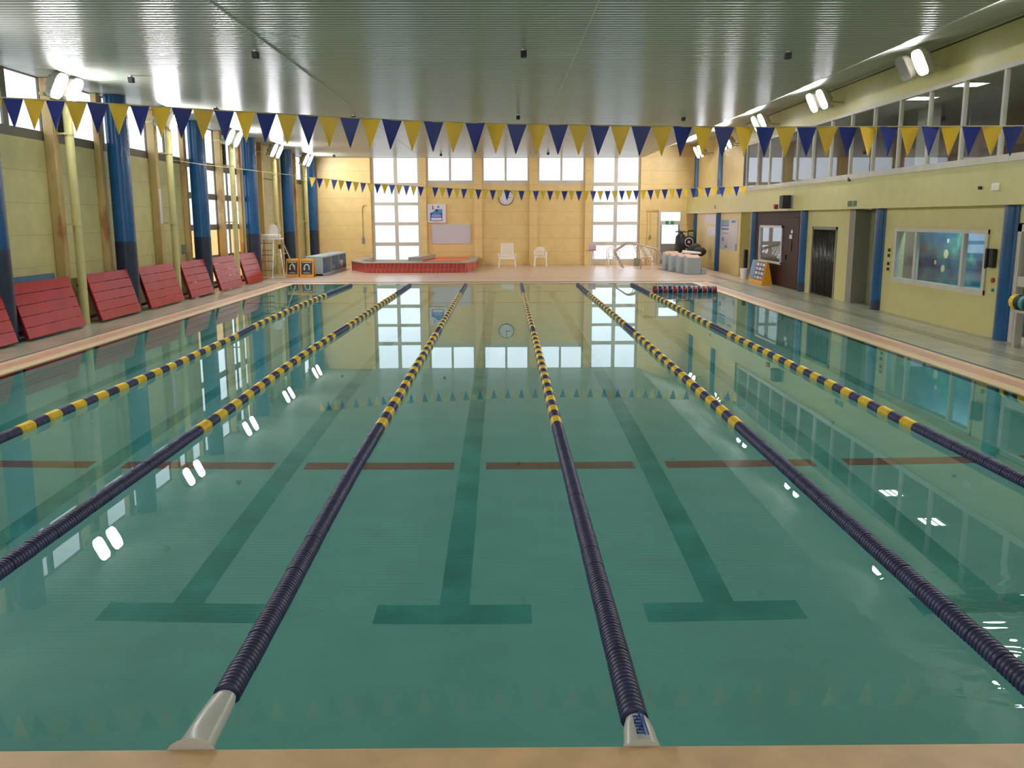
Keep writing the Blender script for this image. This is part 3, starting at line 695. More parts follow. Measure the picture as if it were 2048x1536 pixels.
a = MB(); a.cyl((WRU-.03, 32.3, 2.52), (WRU, 32.3, 2.52), .07, 16); a.build('round_plate', 'grey_wall', label='round grey cover plate on the right beam above the poster', cat='cover plate', loc=(WRU, 32.3, 2.52))
a = MB(); a.cyl((WRU-.04, 18.6, 3.0), (WRU, 18.6, 3.0), .05, 12); a.build('small_hook', 'red_dark', label='small brown fitting under the gallery window sill', cat='hook', loc=(WRU, 18.6, 3.0))

# gallery glazing
win_n[0] += 1
root = struct_thing('window_%d' % win_n[0], (WRU, 12, 3.1))
MY = [27.9-1.318*k for k in range(17)]
a = MB(); a.box(WRU-.03, WRU+.06, MY[-1], 27.98, 3.0, 3.12); a.box(WRU-.03, WRU+.06, MY[-1], 27.98, 4.5, 4.58)
for k, y in enumerate(MY): a.box(WRU-.02, WRU+.05, y-.035, y+.035, 3.12, 4.5)
a.build('frame', 'alu', root)
for k in range(len(MY)-1):
    a = MB(); a.box(WRU+.015, WRU+.02, MY[k+1]+.035, MY[k]-.035, 3.12, 4.5); a.build('pane', 'glass', root)
gx0, gx1, gz0, gz1 = WRU+.2, 14.0, 2.62, 4.9
b = MB(); b.box(gx0, gx1, WN, 28.3, gz0-.1, gz0); b.build('floor_gallery', 'grey_wall', kind='structure')
b = MB(); b.box(gx0, gx1+.1, WN, 28.35, gz1, gz1+.1); b.build('ceiling_gallery', 'gal_ceiling', kind='structure')
b = MB(); b.box(gx1, gx1+.1, WN, 28.3, gz0, gz1); b.box(gx0+.15, gx1, 28.25, 28.35, gz0, gz1); b.box(gx0, gx1, WN, WN+.1, gz0, gz1); b.build('wall_gallery', 'gal_wall', kind='structure')
for k, y in enumerate((9., 14., 19., 24.)):
    b = MB(); b.box(gx1-.08, gx1-.001, y, y+3.6, gz0, 4.0); b.build('gallery_panel', 'gal_dark', label='dark wood panel on the back wall inside the gallery', cat='wall panel', group='gallery back panels', loc=(gx1, y, gz0))
for y in (11.5, 20.0):
    b = MB(); b.box(11.0, 11.4, y, y+.4, gz0, gz1); b.build('gallery_column', 'gal_ceiling', label='square pale column inside the gallery, %s one' % ('near' if y < 15 else 'far'), cat='column', loc=(11.2, y, gz0))
t_ = thing('exit_sign', (12.4, 20.5, 4.2), 'green exit sign hanging inside the upstairs gallery', 'exit sign')
b = MB(); b.box(12.2, 12.6, 20.5, 20.55, 4.1, 4.3); b.build('sign_body', 'green_off', t_)
b = MB(); b.cyl((12.4, 20.52, 4.3), (12.4, 20.52, 4.9), .015, 8); b.build('hanger', 'steel', t_)
first = None
for x in (10.3,):
    for y in (7.7, 9.9, 12.1, 16.5, 18.7):
        if first is None:
            first = thing('troffer_light', (0, 0, 0), 'square recessed ceiling light inside the upstairs gallery', 'ceiling light', 'gallery ceiling lights')
            b = MB(); b.box(-.3, .3, -.3, -.27, -.03, 0); b.box(-.3, .3, .27, .3, -.03, 0); b.box(-.3, -.27, -.27, .27, -.03, 0); b.box(.27, .3, -.27, .27, -.03, 0); b.build('frame', 'white', first)
            for q in (-.16, 0, .16):
                b = MB(); b.box(q-.045, q+.045, -.26, .26, -.02, -.005); b.build('tube', 'troffer', first)
            o = first
        else: o = copy_tree(first)
        o.location = (x, y, gz1)

# ------------------------------------------------------------------ ceiling
b = MB(); th = .12
prof = [(WL-.25, ZC), (6.64, ZC), (7.2, 5.03), (7.75, 5.24), (WRU+.01, 5.30), (WR+.2, 5.30)]
a = MB(); a.box(WRU-.012, WRU-.001, WN, 28.3, 5.235, 5.26); a.build('trim_13', 'dark', kind='structure')
for k in range(len(prof)-1):
    (xa_, za), (xb_, zb) = prof[k], prof[k+1]
    b.prism([(xa_, za), (xb_, zb), (xb_, zb+th), (xa_, za+th)], 'y', WN, WB+.25)
b.build('ceiling', 'ceiling', kind='structure', smooth=False)
b = MB(); y0, y1 = WN-.25, WN
b.box(WL-.25, -7, y0, y1, -.3, 5.4); b.box(7, WR+.2, y0, y1, -.3, 5.4); b.box(-7, 7, y0, y1, 4.72, 5.4); b.box(-7, 7, y0, y1, -.3, .1)
for k in range(6): b.box(-7+k*2.72, -6.6+k*2.72, y0, y1, .1, 4.72)
b.build('wall_front', 'wall_yellow', kind='structure')
for k in range(5):  # unseen windows behind the camera, added to light the near flags and water
    xa_ = -6.6+k*2.72; win_n[0] += 1; root = struct_thing('window_%d' % win_n[0], (xa_, WN, .1))
    fr = MB()
    for x in (xa_, xa_+1.12, xa_+2.24): fr.box(x, x+.08, WN-.12, WN-.04, .1, 4.72)
    for z in (.1, 1.0, 1.9, 2.8, 3.7, 4.62): fr.box(xa_, xa_+2.32, WN-.11, WN-.03, z, z+.1)
    fr.build('frame', 'alu', root)
    for x in (xa_+.08, xa_+1.2):
        for z in (.2, 1.1, 2.0, 2.9, 3.8):
            a = MB(); a.box(x, x+1.04, WN-.08, WN-.07, z, z+.8); a.build('pane', 'pane', root)
b = MB()
for x in (-3.35, 1.56): b.box(x-.012, x+.012, WN, WB, ZC-.004, ZC+.01)
b.build('trim_12', 'alu', kind='structure')
cb = [(-3.67, 11.99), (.68, 11.92), (5.03, 12.11), (-6.75, 14.6), (.74, 21.1), (5.18, 21.5), (-3.6, 21.2), (-6.65, 19.4), (-2.25, 35.0), (2.18, 34.3), (-6.79, 35.5)]
cl = ['left of the frame centre, nearest row', 'at the frame centre, nearest row', 'right of centre, nearest row', 'beside the nearest left floodlights', 'centre of the middle row, above the flags', 'right of centre in the middle row',
      'left of centre just above the flags', 'left above the flags near the second left floodlight', 'at the far end above the first high window', 'at the far end above the third high window', 'in the far left beside the last floodlight']
for (x, y), l in zip(cb, cl):
    t_ = thing('ceiling_sensor', (x, y, ZC), 'small dark box hanging from the ceiling '+l, 'sensor')
    b = MB(); b.box(x-.05, x+.05, y-.06, y+.06, ZC-.13, ZC-.03); b.build('housing', 'dark', t_, bevel=.01)
    b = MB(); b.cyl((x, y, ZC-.03), (x, y, ZC-.001), .03, 10); b.build('stem', 'alu', t_)

# ------------------------------------------------------------------ floodlights
def rrect(w_, h_, r, n=5):
    out = []
    for cx, cy, a0 in ((w_/2-r, h_/2-r, 0), (-w_/2+r, h_/2-r, 90), (-w_/2+r, -h_/2+r, 180), (w_/2-r, -h_/2+r, 270)):
        for k in range(n+1):
            a = radians(a0+90*k/n); out.append((cx+r*cos(a), cy+r*sin(a)))
    return out
def floodlight(x, y, z, side, label, glass='lamp', group=None, anchor=None):
    """side = +1: light on the left wall facing +x and down"""
    t_ = thing('floodlight', (x, y, z), label, 'floodlight', group)
    th_ = radians(64); u = Vector((cos(th_)*side, 0, sin(th_))); v_ = Vector((0, 1, 0)); nrm = Vector((sin(th_)*side, 0, -cos(th_)))
    c = Vector((x, y, z))
    def plate(pts, d0, d1):
        n = len(pts); vs = [c+v_*p[0]+u*p[1]+nrm*d0 for p in pts]+[c+v_*p[0]+u*p[1]+nrm*d1 for p in pts]
        return vs, [tuple(range(n))[::-1], tuple(range(n, 2*n))]+[(i, (i+1) % n, n+(i+1) % n, n+i) for i in range(n)]
    b = MB(); b.add(*plate(rrect(.44, .49, .13), -.10, -.0)); b.add(*plate(rrect(.2, .26, .06), -.2, -.1)); b.build('housing', 'lamp_body', t_)
    b = MB(); b.add(*plate(rrect(.42, .47, .13), .001, .012)); b.build('glass', glass, t_)
    b = MB(); bx = WL+.02 if side > 0 else (x+.36)
    b.tube([c-nrm*.15, c-nrm*.15+Vector((-side*.12, 0, -.02)), Vector((x-side*.24, y, z-.05)), Vector(anchor)], .02, 8); b.build('arm', 'lamp_body', t_)
ln = ['nearest', 'second', 'third', 'fourth', 'farthest']
for k, yc in enumerate([4.1, 9.3, 14.5, 19.75, 25.15, 30.4, 35.65]):  # first pair is unseen, added to brighten the near end
    for s_, d in (('near', -.31 if k < 3 else -.4), ('far', .31 if k < 3 else .4)):
        l = ('%s lamp of the %s floodlight pair on the left wall' % (s_, ln[k-2])) if k > 1 else '%s lamp of the %s left pair outside the frame' % (s_, 'nearer' if k else 'nearest')
        floodlight(-7.93, yc+d, 4.54, 1, l, 'lamp_dim' if (k == 2 and d > 0) else 'lamp', anchor=(-8.2, yc+d, 4.4))
for k, (yc, x, z) in enumerate([(4.1, 8.13, 4.94), (9.3, 8.13, 4.94), (14.5, 8.13, 4.94), (19.7, 8.13, 4.94), (24.8, 8.13, 4.94), (30.2, 8.45, 4.8), (34.8, 8.45, 4.8)]):  # first entry: extra out-of-view pair, added for more light up front
    for s_, d in (('near', -.36), ('far', .36)):
        off = (k == 2 and d > 0)
        l = ('%s%s lamp of the %s floodlight pair on the right wall' % ('unlit ' if off else '', s_, ln[k-2])) if k > 1 else '%s lamp of the %s right pair outside the frame' % (s_, 'second' if k else 'nearest')
        floodlight(x, yc+d, z, -1, l, 'lamp_off' if off else 'lamp', anchor=(WRU+.01 if k < 5 else WR+.01, yc+d, z-.08))

# ------------------------------------------------------------------ lane ropes
def float_mesh(name, matn, L_=.262, nd=8, r=.06):
    b = MB(); prof = [(.02, 0)]
    p = L_/nd
    for k in range(nd):
        t0 = k*p; prof += [(r*.80, t0+.0005), (r*.97, t0+p*.2), (r, t0+p*.5), (r*.97, t0+p*.8), (r*.80, t0+p*.98)]
    prof += [(.02, L_)]
    b.lathe(prof, (0, 0, 0), 'y', 18)
    return b.mesh(name, matn)
FM_N = float_mesh('float', 'navy_float'); FM_Y = float_mesh('float', 'yellow_float')
def rope(xpts, label, y_start=.3, cable0=.02):
    y_end = 25.3
    t_ = thing('lane_rope', (xpts[0][0], 0, .02), label, 'lane rope')
    def xs_(y):
        for (xa, ya), (xb, yb) in zip(xpts, xpts[1:]):
            if ya <= y <= yb:
                s = (y-ya)/(yb-ya); s = s*s*(3-2*s); return xa+(xb-xa)*s
        return xpts[-1][0]
    org = ORG[t_.name]
    b = MB(); b.tube([(xs_(y), y, .022) for y in [cable0]+[i*.8+.8 for i in range(31)]+[PY-.02]], .006, 6); b.build('cable', 'steel', t_)
    n = int((y_end-y_start)/.27)
    for k in range(n):
        y = y_start+k*.27; rel = (y+.13-5.52)/.27; i = math.floor(rel+1e-6)
        yel = (i >= 0 and y < 21.4 and i % 2 == 0 and not (13.0 < y+.13 < 13.75))
        o = bpy.data.objects.new('float', FM_Y if yel else FM_N); COL.objects.link(o); o.parent = t_
        xa, xb = xs_(y), xs_(y+.27)
        o.location = (xa-org[0], y-org[1], .022-org[2]+random.uniform(-.002, .002)); o.rotation_euler = (random.uniform(-.006, .006), 0, -math.atan2(xb-xa, .27)+random.uniform(-.006, .006))
    return t_
rope([(-4.5, 0), (-4.49, 5.5), (-4.42, 9), (-4.46, 12), (-4.57, 15), (-4.6, 19), (-4.5, 26)], 'leftmost lane rope, crossing the left frame edge with yellow and navy floats')
rope([(-2.68, 0), (-2.7, 6), (-2.76, 10), (-2.7, 16), (-2.64, 26)], 'second lane rope from the left of the pool')
R3 = rope([(-.885, 0), (-.92, 4), (-.905, 8), (-.89, 16), (-.87, 26)], 'lane rope left of centre ending at the plain white sleeve', y_start=.39, cable0=.4)
R4 = rope([(.885, 0), (.88, 6), (.89, 14), (.91, 26)], 'lane rope right of centre ending at the sleeve with blue lettering', y_start=.18, cable0=.2)
rope([(2.7, 0), (2.72, 8), (2.74, 14), (2.7, 26)], 'second lane rope from the right, running beside the rippled water', y_start=.1)
rope([(4.49, 0), (4.46, 8), (4.41, 15), (4.42, 26)], 'rightmost lane rope, its far end at the red and navy float')
# sleeves over the rope ends
def sleeve(x, y1, label, lettered):
    t_ = thing('rope_sleeve', (x, 0, 0), label, 'rope sleeve')
    b = MB(); n = 18; rings = []
    ys = [y1, y1-.03, y1*.6, y1*.3, .03, .002]; rr = [.044, .052, .06, .064, .07, .1 if not lettered else .076]; zz = [.03, .03, .022, .012, .0, -.01]
    vs = []
    for y, r, z in zip(ys, rr, zz):
        for k in range(n):
            a_ = 2*pi*k/n; vs.append((x+r*1.05*cos(a_)-(0 if lettered else .02*(1-y/y1)), y, z+r*.8*sin(a_)))
    fs = [(i*n+k, i*n+(k+1) % n, (i+1)*n+(k+1) % n, (i+1)*n+k) for i in range(len(ys)-1) for k in range(n)]+[tuple(range(n))[::-1], tuple(range((len(ys)-1)*n, len(ys)*n))]
    b.add(vs, fs); b.build('sleeve_body', 'sleeve', t_)
    return t_
sleeve(-.885, .38, 'plain white vinyl sleeve over the near end of the left-centre lane rope', False)
s4 = sleeve(.89, .17, 'white vinyl sleeve with blue lettering over the near end of the right-centre rope', True)
b = MB(); zt = .068
for dx in (.008, .02): b.obox((.89+dx, .005, zt), (.005, 0, 0), (-.004, .16, .004), (0, 0, .006))
for k in range(6):
    y = .012+k*.024
    b.obox((.868, y, zt), (.034, 0, 0), (0, .005, 0), (0, 0, .006)); b.obox((.868+.012*(k % 3), y, zt), (.005, 0, 0), (0, .02, 0), (0, 0, .006))
b.build('blue_lettering', 'sign_blue', s4)

# red/navy float in the last lane
t_ = thing('striped_float', (5.5, 22.2, 0), 'red and navy striped cylindrical float lying across the last lane at the far right', 'pool float')
n = 13; L_ = (6.42-4.6)/n
for k in range(n):
    x0_ = 4.6+k*L_
    b = MB(); b.lathe([(.06, 0), (.105, .004), (.11, .02), (.11, L_-.024), (.105, L_-.014), (.06, L_-.012)], (x0_, 22.2, .085), 'x', 20)
    b.build('band', 'band_red' if k % 2 == 0 else 'band_navy', t_)
    if k < n-1:
        b = MB(); b.cyl((x0_+L_-.012, 22.2, .085), (x0_+L_, 22.2, .085), .112, 20); b.build('white_ring', 'sign_white', t_)
# ------------------------------------------------------------------ backstroke flags
def pennant_mesh(name, matn, w_, h_):
    b = MB(); rows = 6; vs = []; fs = []
    for side in (0, 1):
        for i in range(rows+1):
            t0 = i/rows; ww = w_*(1-t0)+.004*t0
            for k in range(3):
                vs.append(((k-1)*ww/2, (.001 if side else -.001)+.008*sin(t0*2.2)*(1 if k == 1 else .4), -h_*t0))
    nn = (rows+1)*3
    for i in range(rows):
        for k in range(2):
            a = i*3+k; fs.append((a, a+1, a+4, a+3)); fs.append((nn+a, nn+a+3, nn+a+4, nn+a+1))
    edge = [(0, 1, 2)] 
    for i in range(rows):
        for a, c in ((i*3, i*3+3), (i*3+5, i*3+2)): fs.append((a, c, nn+c, nn+a))
    fs += [(0, nn, nn+1, 1), (1, nn+1, nn+2, 2), (rows*3, rows*3+1, nn+rows*3+1, nn+rows*3), (rows*3+1, rows*3+2, nn+rows*3+2, nn+rows*3+1)]
    b.add(vs, fs); return b.mesh(name, matn)
def flag_line(y, pts, x0_, n, pitch, w_, h_, label, blue_first):
    t_ = thing('flag_line', (0, y, 3), label, 'flag line'); org = ORG[t_.name]
    def zf(x):
        for (xa, za), (xb, zb) in zip(pts, pts[1:]):
            if xa <= x <= xb: return za+(zb-za)*(x-xa)/(xb-xa)
        return pts[-1][1]
    b = MB(); b.tube([(x, y, z) for x, z in pts], .006, 6); b.build('cord', 'cord', t_)
    mb, my = pennant_mesh('pennant', 'pennant_blue', w_, h_), pennant_mesh('pennant', 'pennant_yellow', w_, h_)
    for k in range(n):
        x = x0_+k*pitch; isb = (k % 2 == 0) == blue_first
        o = bpy.data.objects.new('pennant', mb if isb else my); COL.objects.link(o); o.parent = t_
        o.location = (x-org[0], 0, zf(x)-.002-org[2]); sl = math.atan2(zf(x+.1)-zf(x-.1), .2)
        o.rotation_euler = (random.uniform(-.08, .08), -sl+random.uniform(-.03, .03), random.uniform(-.25, .25))
PF = [(-8.04, 3.5), (-6.0, 3.31), (-4.25, 3.19), (-3.6, 3.156), (-2.3, 3.076), (-1.34, 3.023), (-.5, 2.98), (.32, 2.953), (1.7, 2.93), (2.63, 2.92), (5.1, 2.925), (6.6, 2.96), (8.66, 3.04)]
flag_line(5.3, PF, .47-.192*30, 58, .192, .183, .268, 'near string of large blue and yellow triangular flags across the whole view', True)
PB = [(-8.4, 3.64), (-7.69, 3.53), (-4.84, 3.19), (-3.21, 3.02), (-1.74, 2.93), (-.6, 2.87), (.39, 2.83), (1.05, 2.82), (3.0, 2.81), (3.99, 2.825), (6.81, 2.935), (8.66, 3.02)]
flag_line(21.1, PB, -4.73, 61, .1917, .170, .262, 'far string of small blue and yellow triangular flags in front of the far wall', False)

# ------------------------------------------------------------------ red tilted boards
def red_board(y0_, y1_, label):
    t_ = thing('red_platform', (-7.95, (y0_+y1_)/2, 0), label, 'pool platform', None)
    A = Vector((-7.9, 0, .045)); Bv = Vector((-8.17, 0, 1.0)); d = (Bv-A); L_ = d.length; d.normalize(); nrm = Vector((d.z, 0, -d.x)); n = 5
    Yv = Vector((0, 1, 0))
    for k in range(n):
        b = MB(); o = A+d*(L_*k/n+.003)+Yv*y0_-nrm*.025; b.obox(o, d*(L_/n-.008), Yv*(y1_-y0_), nrm*.025); b.build('slat', 'red_board', t_, bevel=.004)
    b = MB()
    for yy in (y0_+.02, y1_-.06, (y0_+y1_)/2): b.obox(A+Yv*yy-nrm*.085, d*L_, Yv*.04, nrm*.058)
    b.obox(A+Yv*y0_-nrm*.085, d*.04, Yv*(y1_-y0_), nrm*.058); b.obox(A+d*(L_-.04)+Yv*y0_-nrm*.085, d*.04, Yv*(y1_-y0_), nrm*.058)
    b.build('frame', 'red_dark', t_)
    for yy in (y0_+.1, y1_-.16):
        for q in (.12, L_-.2):
            b = MB(); b.obox(A+d*q+Yv*yy-nrm*.3, d*.06, Yv*.06, nrm*.22); b.build('leg', 'red_dark', t_)
bl = ['red slatted platform cut off by the left frame edge', 'red slatted platform with a teal mat behind it, between blue column and pipe', 'red slatted platform just before the thick second blue column', 'red slatted platform just past the thick second blue column',
      'red slatted platform with white reflections before the third blue column', 'red slatted platform just past the third blue column, under the tall window', 'farthest red slatted platform, next to the lifeguard chair']
for (a_, c_), l in zip([(9.8, 11.86), (12.22, 14.35), (15.09, 17.1), (17.7, 19.89), (20.45, 22.3), (23.0, 25.15), (25.72, 27.6)], bl): red_board(a_, c_, l)
b = MB(); b.obox((-8.45, 12.75, .01), (-.1, 0, 1.05), (0, 1.75, 0), (.05, 0, .005)); b.build('teal_mat', 'teal_mat', label='teal-blue mat leaning on the wall behind a red platform', cat='mat', loc=(-8.5, 13.6, 0), bevel=.02)

# ------------------------------------------------------------------ lifeguard chair
t_ = thing('lifeguard_chair', (-7.9, 29.1, 0), 'tall white metal lifeguard chair with ladder at the left side', 'lifeguard chair')
for (p, q) in (((-8.3, 28.6, 0), (-8.24, 28.9, 1.42)), ((-7.86, 28.6, 0), (-7.84, 28.9, 1.42)), ((-7.47, 28.75, 0), (-7.72, 29.2, 1.38)), ((-7.25, 29.9, 0), (-7.66, 29.3, 1.4)), ((-8.3, 29.9, 0), (-8.2, 29.4, 1.4))):
    b = MB(); b.cyl((p[0], p[1], .001), q, .022, 10); b.build('leg', 'steel', t_)
for z in (.3, .62, .84, 1.0, 1.25):
    b = MB(); y_ = 28.6+.3*z/1.42; b.box(-8.29, -7.85, y_-.03, y_+.05, z-.015, z+.015); b.build('step', 'sign_grey', t_)
b = MB(); b.tube([(-8.3, 28.6, .03), (-7.86, 28.6, .03), (-7.47, 28.75, .03), (-7.25, 29.9, .03), (-8.3, 29.9, .03), (-8.3, 28.6, .03)], .014, 8); b.tube([(-7.84, 28.85, .85), (-7.5, 29.4, .88)], .012, 8); b.build('base_rail', 'steel', t_)
b = MB(); b.box(-8.3, -7.6, 28.85, 29.45, 1.38, 1.43); b.build('platform', 'white', t_, bevel=.01)
b = MB(); b.box(-8.28, -7.68, 28.9, 29.4, 1.43, 1.56); b.build('seat', 'white', t_, bevel=.04)
b = MB(); b.prism([(-7.98-.17, 1.5), (-7.98+.2, 1.5), (-7.98+.22, 1.72), (-7.98+.14, 1.88), (-7.98-.02, 1.9), (-7.98-.14, 1.84), (-7.98-.18, 1.7)], 'y', 29.32, 29.37); b.build('backrest', 'white', t_, bevel=.015)
b = MB(); b.tube([(-7.66, 28.9, 1.4), (-7.64, 28.9, 1.66), (-7.66, 29.35, 1.7), (-7.72, 29.4, 1.9)], .012, 8); b.build('armrest', 'steel', t_)
b = MB(); b.box(-7.72, -7.64, 29.05, 29.2, 1.05, 1.2); b.build('handset_box', 'dark', t_)

# ------------------------------------------------------------------ warning A-signs (left)
def a_sign(xc, y, w_, h_, label):
    t_ = thing('floor_sign', (xc, y, 0), label, 'floor sign')
    for s_ in (-1, 1):
        b = MB(); o = Vector((xc-w_/2, y+s_*.16, .001)); u = Vector((0, -s_*.13, h_)); x_ = Vector((1, 0, 0)); nn = Vector((0, .02*s_, 0))
        b.obox(o, x_*w_, u, nn); b.build('panel', 'sign_yellow', t_, bevel=.006)
    u = Vector((0, .13, h_)).normalized(); nn = Vector((0, -1, .2)).normalized(); base = Vector((xc, y-.16-.022, .001))
    def rect(x0_, x1_, s0, s1, d, mt, nm):
        b = MB(); b.obox(base+Vector((x0_, 0, 0))+u*s0+nn*d, Vector((x1_-x0_, 0, 0)), u*(s1-s0), nn*.003); b.build(nm, mt, t_)
    rect(-w_*.4, w_*.4, h_*.16, h_*.88, .001, 'sign_navy', 'dark_face')
    b = MB(); rr = []
    for k in range(9):
        a_ = pi*k/8; rr.append(base+Vector((.085*cos(a_), 0, 0))+u*(h_*.58+.085*sin(a_))+nn*.006)
    b.tube([rr[0]-u*.12]+rr+[rr[-1]-u*.07], .018, 8)
    b.add([rr[-1]-u*.13+Vector((0, 0, 0)), rr[-1]-u*.07-Vector((.045, 0, 0)), rr[-1]-u*.07+Vector((.045, 0, 0)), rr[-1]-u*.13+nn*.01, rr[-1]-u*.07-Vector((.045, 0, 0))+nn*.01, rr[-1]-u*.07+Vector((.045, 0, 0))+nn*.01], [(0, 1, 2), (3, 5, 4), (0, 3, 4, 1), (1, 4, 5, 2), (2, 5, 3, 0)])
    b.build('turn_arrow', 'sign_cream', t_)
    b = MB()
    for k in range(6):
        b.obox(base+Vector((-w_*.33+k*w_*.115, 0, 0))+u*h_*.8+nn*.004, Vector((w_*.085, 0, 0)), u*.03, nn*.002)
    for k in range(5): b.obox(base+Vector((-w_*.24+k*w_*.1, 0, 0))+u*h_*.22+nn*.004, Vector((w_*.07, 0, 0)), u*.025, nn*.002)
    b.build('lettering', 'sign_cream', t_)
    b = MB(); b.cyl((xc-w_*.3, y, h_*.97), (xc+w_*.3, y, h_*.97), .028, 8); b.build('hinge', 'sign_yellow', t_)
a_sign(-7.42, 29.9, .46, .66, 'yellow floor sign with U-turn arrow, left one by the lifeguard chair')
a_sign(-6.86, 29.75, .5, .66, 'yellow floor sign with U-turn arrow, right one touching the pale shelf')

# ------------------------------------------------------------------ pale cubby shelf
t_ = thing('cubby_shelf', (-6.7, 32.6, 0), 'long low pale blue open shelf bench in the far left corner', 'shelf')
b = MB(); xs0, xs1, ys0, ys1 = -7.05, -6.42, 30.35, 35.4
b.box(xs0, xs1, ys0, ys1, .66, .72); b.box(xs0, xs1, ys0, ys0+.06, .001, .66); b.box(xs0, xs1, ys1-.06, ys1, .001, .66); b.box(xs0, xs0+.04, ys0, ys1, .001, .66); b.box(xs0, xs1, ys0, ys1, .001, .07)
for y in (32.1, 33.8): b.box(xs0, xs1, y-.03, y+.03, .07, .66)
b.build('shelf_body', 'shelf', t_, bevel=.006)
for (y0_, y1_, z, mt, nm, l) in ((30.7, 31.5, .42, 'blue_bin', 'storage_bin', 'blue bin in the nearest compartment of the pale shelf'), (32.4, 33.3, .28, 'sign_grey', 'storage_bin', 'low grey bin in the middle compartment of the pale shelf'),
                      (34.1, 34.5, .36, 'sign_navy', 'storage_bin', 'dark navy bin in the farthest compartment of the pale shelf'), (34.6, 35.2, .4, 'lavender', 'storage_box', 'lavender box in the farthest compartment of the pale shelf')):
    b = MB(); b.box(-6.98, -6.52, y0_, y1_, .071, z); b.build(nm, mt, label=l, cat='storage box', loc=(-6.7, (y0_+y1_)/2, .07), bevel=.03)

# ------------------------------------------------------------------ jacuzzi
t_ = thing('hot_tub', (-3.3, 35, 0), 'red-tiled raised hot tub against the far wall', 'hot tub')
outer = [(-5.95, WB-.15), (-5.95, 34.0), (-5.2, 32.4), (-1.15, 32.4), (-.82, 33.9), (-.82, WB-.15)]
def inset(p, d):
    c = Vector((-3.4, 35.4)); return [(c.x+(q[0]-c.x)*(1-d/2.6), c.y+(q[1]-c.y)*(1-d/2.7) if q[1] < 36 else q[1]) for q in p]
def wallring(b, o, i, z0_, z1_):
    n = len(o)
    for k in range(n-1):
        a1, a2, b1, b2 = o[k], o[k+1], i[k], i[k+1]
        b.add([(a1[0], a1[1], z0_), (a2[0], a2[1], z0_), (b2[0], b2[1], z0_), (b1[0], b1[1], z0_), (a1[0], a1[1], z1_), (a2[0], a2[1], z1_), (b2[0], b2[1], z1_), (b1[0], b1[1], z1_)],
              [(0, 3, 2, 1), (4, 5, 6, 7), (0, 1, 5, 4), (1, 2, 6, 5), (2, 3, 7, 6), (3, 0, 4, 7)])
inn = inset(outer, .3)
b = MB(); wallring(b, outer, inn, .001, .36); b.build('tiled_wall', 'brick_red', t_, smooth=False)
b = MB(); wallring(b, inset(outer, -.03), inset(outer, .33), .36, .40); b.build('rim', 'tub_rim', t_, smooth=False)
b = MB(); b.prism([(-5.0, 32.05), (-1.35, 32.05), (-1.1, 32.39), (-5.2, 32.39)], 'z', .001, .17); b.build('step', 'brick_red', t_, smooth=False)
b = MB(); wallring(b, inset(outer, .305), inset(outer, .34), .02, .355); b.build('inner_lining', 'tub_inner', t_, smooth=False)
b = MB(); b.prism([(p[0], p[1]) for p in inset(outer, .34)], 'z', .02, .06); b.build('basin', 'tub_inner', t_, smooth=False)
b = MB(); b.box(-3.0, -.95, 33.6, WB-.15, .3, .385); b.build('seat_slab', 'orange_tile', t_)
b = MB(); b.obox((-3.55, 33.4, .401), (.45, 0, 0), (.45, 3.0, 0), (0, 0, .16)); b.build('stone_block', 'tub_rim', label='long pale stone block lying across the hot tub rim', cat='block', loc=(-3.3, 34.5, .4), bevel=.01)

# ------------------------------------------------------------------ chairs
def armchair(label, loc, rz):
    t_ = thing('plastic_armchair', (0, 0, 0), label, 'chair')
    b = MB(); b.box(-.22, .22, -.22, .2, .4, .43); b.build('seat', 'white', t_, bevel=.012)
    b = MB()
    arc = [(-.24, .2, .43), (-.25, .22, .6), (-.21, .24, .73), (-.11, .25, .81), (0, .25, .83), (.11, .25, .81), (.21, .24, .73), (.25, .22, .6), (.24, .2, .43)]
    b.tube(arc, .022, 8)
    for k in range(8): z = .48+k*.042; hw = .17 if z < .7 else .17-(z-.7)*.6; b.box(-hw, hw, .215+.02*(z-.4), .23+.02*(z-.4), z, z+.026)
    b.box(-.175, -.15, .21, .235, .43, .76); b.box(.15, .175, .21, .235, .43, .76); b.build('backrest', 'white', t_)
    for s_ in (-1, 1):
        b = MB(); b.tube([(s_*.25, .2, .64), (s_*.28, 0, .65), (s_*.28, -.2, .64), (s_*.26, -.24, .6), (s_*.25, -.25, .43)], .022, 8); b.build('armrest', 'white', t_)
        for yy in (-.25, .22):
            b = MB(); b.cyl((s_*.27, yy*1.1, 0), (s_*.235, yy*.9, .42), .022, 8, r2=.03); b.build('leg', 'white', t_)
    t_.location = loc; t_.rotation_euler = (0, 0, rz)
armchair('white plastic armchair alone against the far wall, right of the lounger', (1.98, 36.75, 0), 0)
armchair('white plastic armchair in front of the right tall window beside the table', (5.25, 37.05, 0), .1)
armchair('white plastic armchair behind the stainless pool stair rails', (6.75, 37.0, 0), -.1)
t_ = thing('sun_lounger', (.5, 36.3, 0), 'cream slatted reclining lounger against the far wall below the clock', 'lounger')
for k in range(9):
    z = .4+k*.069; hw = .27-.004*k
    b = MB(); y_ = 36.5+.12*(z-.4); b.box(.5-hw+.0, .5+hw, y_, y_+.02, z, z+.05); b.build('slat', 'white', t_)
b = MB(); b.tube([(.5-.28, 36.5, .38), (.5-.25, 36.58, 1.03), (.5+.25, 36.58, 1.03), (.5+.28, 36.5, .38)], .022, 8); b.build('back_frame', 'white', t_)
b = MB(); b.box(.16, .84, 36.0, 36.5, .34, .39); b.build('seat', 'white', t_, bevel=.015)
